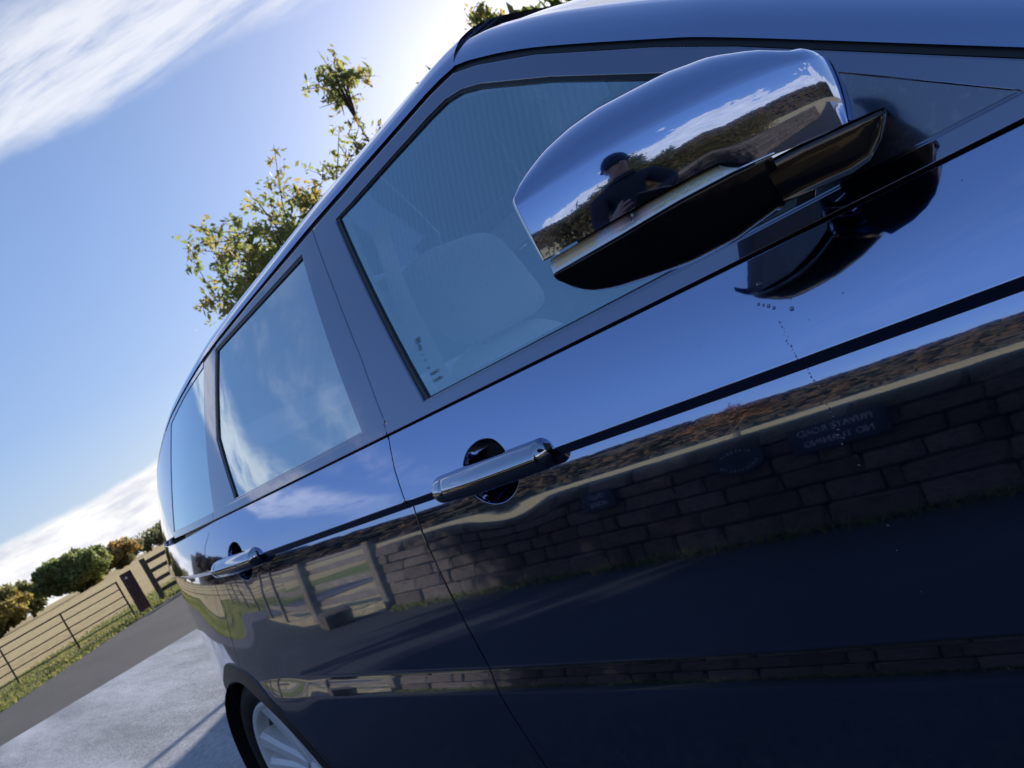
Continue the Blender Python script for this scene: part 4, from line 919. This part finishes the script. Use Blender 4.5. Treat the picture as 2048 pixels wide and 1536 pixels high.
# ---- photographer, seen only as a reflection
PX, PY = 1.30, -1.28
def skin(name, verts, edges, mats, pick, parent=None, sub=2):
    me = bpy.data.meshes.new(name); me.from_pydata([v[:3] for v in verts], edges, []); o = bpy.data.objects.new(name, me); C.objects.link(o)
    md = o.modifiers.new('skin', 'SKIN'); md.use_smooth_shade = True
    if not me.skin_vertices: bpy.context.view_layer.objects.active = o
    sv = me.skin_vertices[0].data if me.skin_vertices else None
    if sv is None: raise RuntimeError('no skin layer')
    for v, s in zip(verts, sv): s.radius = (v[3], v[4] if len(v) > 4 else v[3]); s.use_root = False
    sv[0].use_root = True
    s2 = o.modifiers.new('sub', 'SUBSURF'); s2.levels = sub; s2.render_levels = sub
    dg = bpy.context.evaluated_depsgraph_get(); m2 = bpy.data.meshes.new_from_object(o.evaluated_get(dg)); o.modifiers.clear(); o.data = m2
    m2.materials.clear()
    for m in mats: m2.materials.append(m)
    m2.polygons.foreach_set('material_index', [pick(q.center) for q in m2.polygons]); m2.shade_smooth()
    if parent: attach_part(o, parent)
    return o
SKIN = material('skin', (.42, .24, .17), .5); JACKET = material('dark_jacket', (.012, .014, .022), .8, bump=(60, .3, .004)); TROUS = material('dark_trousers', (.02, .022, .03), .85); SHOE = material('brown_boot', (.05, .03, .02), .6); HAT = material('navy_knit', (.010, .012, .020), .95, bump=(220, .6, .004))
hand_l = Vector((1.02, -.83, 1.235)); hand_r = Vector((1.20, -.85, 1.20))
BV = [(PX, PY, .98, .16, .125), (PX, PY, 1.14, .155, .12), (PX-.005, PY+.01, 1.32, .175, .125), (PX-.01, PY+.02, 1.45, .15, .10), (PX-.02, PY+.05, 1.535, .060), (PX-.03, PY+.09, 1.62, .078, .088), (PX-.035, PY+.10, 1.70, .078, .092), (PX-.035, PY+.09, 1.765, .060, .07),
      (PX-.20, PY+.02, 1.42, .075), (PX-.30, PY+.13, 1.20, .058), (hand_l.x-.03, hand_l.y-.10, 1.20, .040), (hand_l.x, hand_l.y-.03, hand_l.z, .030, .038),
      (PX+.20, PY+.02, 1.42, .075), (PX+.26, PY+.16, 1.18, .058), (hand_r.x+.05, hand_r.y-.10, 1.17, .040), (hand_r.x, hand_r.y-.03, hand_r.z, .030, .038),
      (PX-.10, PY, .90, .105), (PX-.12, PY+.03, .52, .072), (PX-.13, PY, .10, .050), (PX-.14, PY+.16, .045, .040),
      (PX+.10, PY, .90, .105), (PX+.13, PY+.02, .52, .072), (PX+.15, PY-.02, .10, .050), (PX+.17, PY+.14, .045, .040)]
BE = [(0, 1), (1, 2), (2, 3), (3, 4), (4, 5), (5, 6), (6, 7), (3, 8), (8, 9), (9, 10), (10, 11), (3, 12), (12, 13), (13, 14), (14, 15), (0, 16), (16, 17), (17, 18), (18, 19), (0, 20), (20, 21), (21, 22), (22, 23)]
for hi, hp, sx in ((11, hand_l, 1), (15, hand_r, -1)):
    for k, (ox, oz, ln) in enumerate(((0, .045, .045), (.004, .020, .052), (.004, -.005, .048), (0, -.030, .038))):
        i = len(BV); BV.append((hp.x+sx*.006, hp.y+.012, hp.z+oz, .0095)); BV.append((hp.x+sx*.024, hp.y+.03, hp.z+oz*1.05, .0085)); BV.append((hp.x+sx*(.024+ln*.55), hp.y+.032, hp.z+oz*1.05, .0075)); BE += [(hi, i), (i, i+1), (i+1, i+2)]
    i = len(BV); BV.append((hp.x+sx*.012, hp.y-.03, hp.z+.05, .011)); BV.append((hp.x+sx*.036, hp.y-.018, hp.z+.072, .0095)); BE += [(hi, i), (i, i+1)]
def pick(c):
    if c.z > 1.555: return 0
    if c.z < .12: return 3
    if c.z < .93: return 2
    if c.y > -.90 and 1.1 < c.z < 1.34: return 0
    return 1
per = skin('person', BV, BE, [SKIN, JACKET, TROUS, SHOE], pick)
setp(per, 'photographer in dark jacket and knitted hat, head bowed, mirrored in the wing mirror cap', 'person')
hx, hy, hz = PX-.035, PY+.10, 1.70
def ell(c, d, n=12, m=18, zmin=-1.0):
    rows = []
    for i in range(n+1):
        a = math.asin(zmin)+(math.pi/2-math.asin(zmin))*i/n; rows.append([(c[0]+d[0]*math.cos(a)*math.cos(b_), c[1]+d[1]*math.cos(a)*math.sin(b_), c[2]+d[2]*math.sin(a)) for b_ in np.linspace(0, 2*math.pi, m+1)])
    return MB().grid(rows)
hat = ell((hx, hy-.014, hz+.020), (.098, .114, .150), 14, 22, -.15); hat.tube([(hx+.096*math.cos(a), hy-.014+.112*math.sin(a), hz+.006) for a in np.linspace(0, 6.283, 25)], .014, 8); hat.obj('knitted_hat', HAT, per, smooth=True)
ns_ = MB(); ns_.tube([(hx-.01, hy+.085, hz-.002), (hx-.012, hy+.112, hz-.035), (hx-.012, hy+.100, hz-.045)], [.009, .015, .010], 8); ns_.obj('nose', SKIN, per, smooth=True)
for sx in (-1, 1):
    e_ = ell((hx-.01+sx*.032, hy+.083, hz-.006), (.013, .010, .009)); e_.obj('eye', material('eye', (.05, .04, .035), .2), per, smooth=True)
    a_ = ell((hx+sx*.088, hy, hz-.02), (.012, .022, .032)); a_.obj('ear', SKIN, per, smooth=True)
mo = MB(); mo.tube([(hx-.038, hy+.084, hz-.072), (hx-.012, hy+.096, hz-.070), (hx+.016, hy+.086, hz-.072)], [.004, .007, .004], 8); mo.obj('mouth', material('lips', (.30, .12, .10), .5), per, smooth=True)
co = MB(); co.tube([(PX-.02+.085*math.cos(a), PY+.045+.08*math.sin(a), 1.515+.012*math.sin(a)) for a in np.linspace(0, 6.283, 21)], .030, 8); co.obj('collar', JACKET, per, smooth=True)
# phone just behind the lens
ph = MB(); Rm = Matrix((rr, uu, -f)).transposed(); pc = CAM-f*.0085-uu*.012+rr*.045
ph.box(pc, (.155, .074, .008), Rm); o = ph.obj('phone', MT['gloss_black']); bevel(o, .003, 2); setp(o, 'slim black phone held by the photographer, mirrored in the wing mirror cap', 'phone')
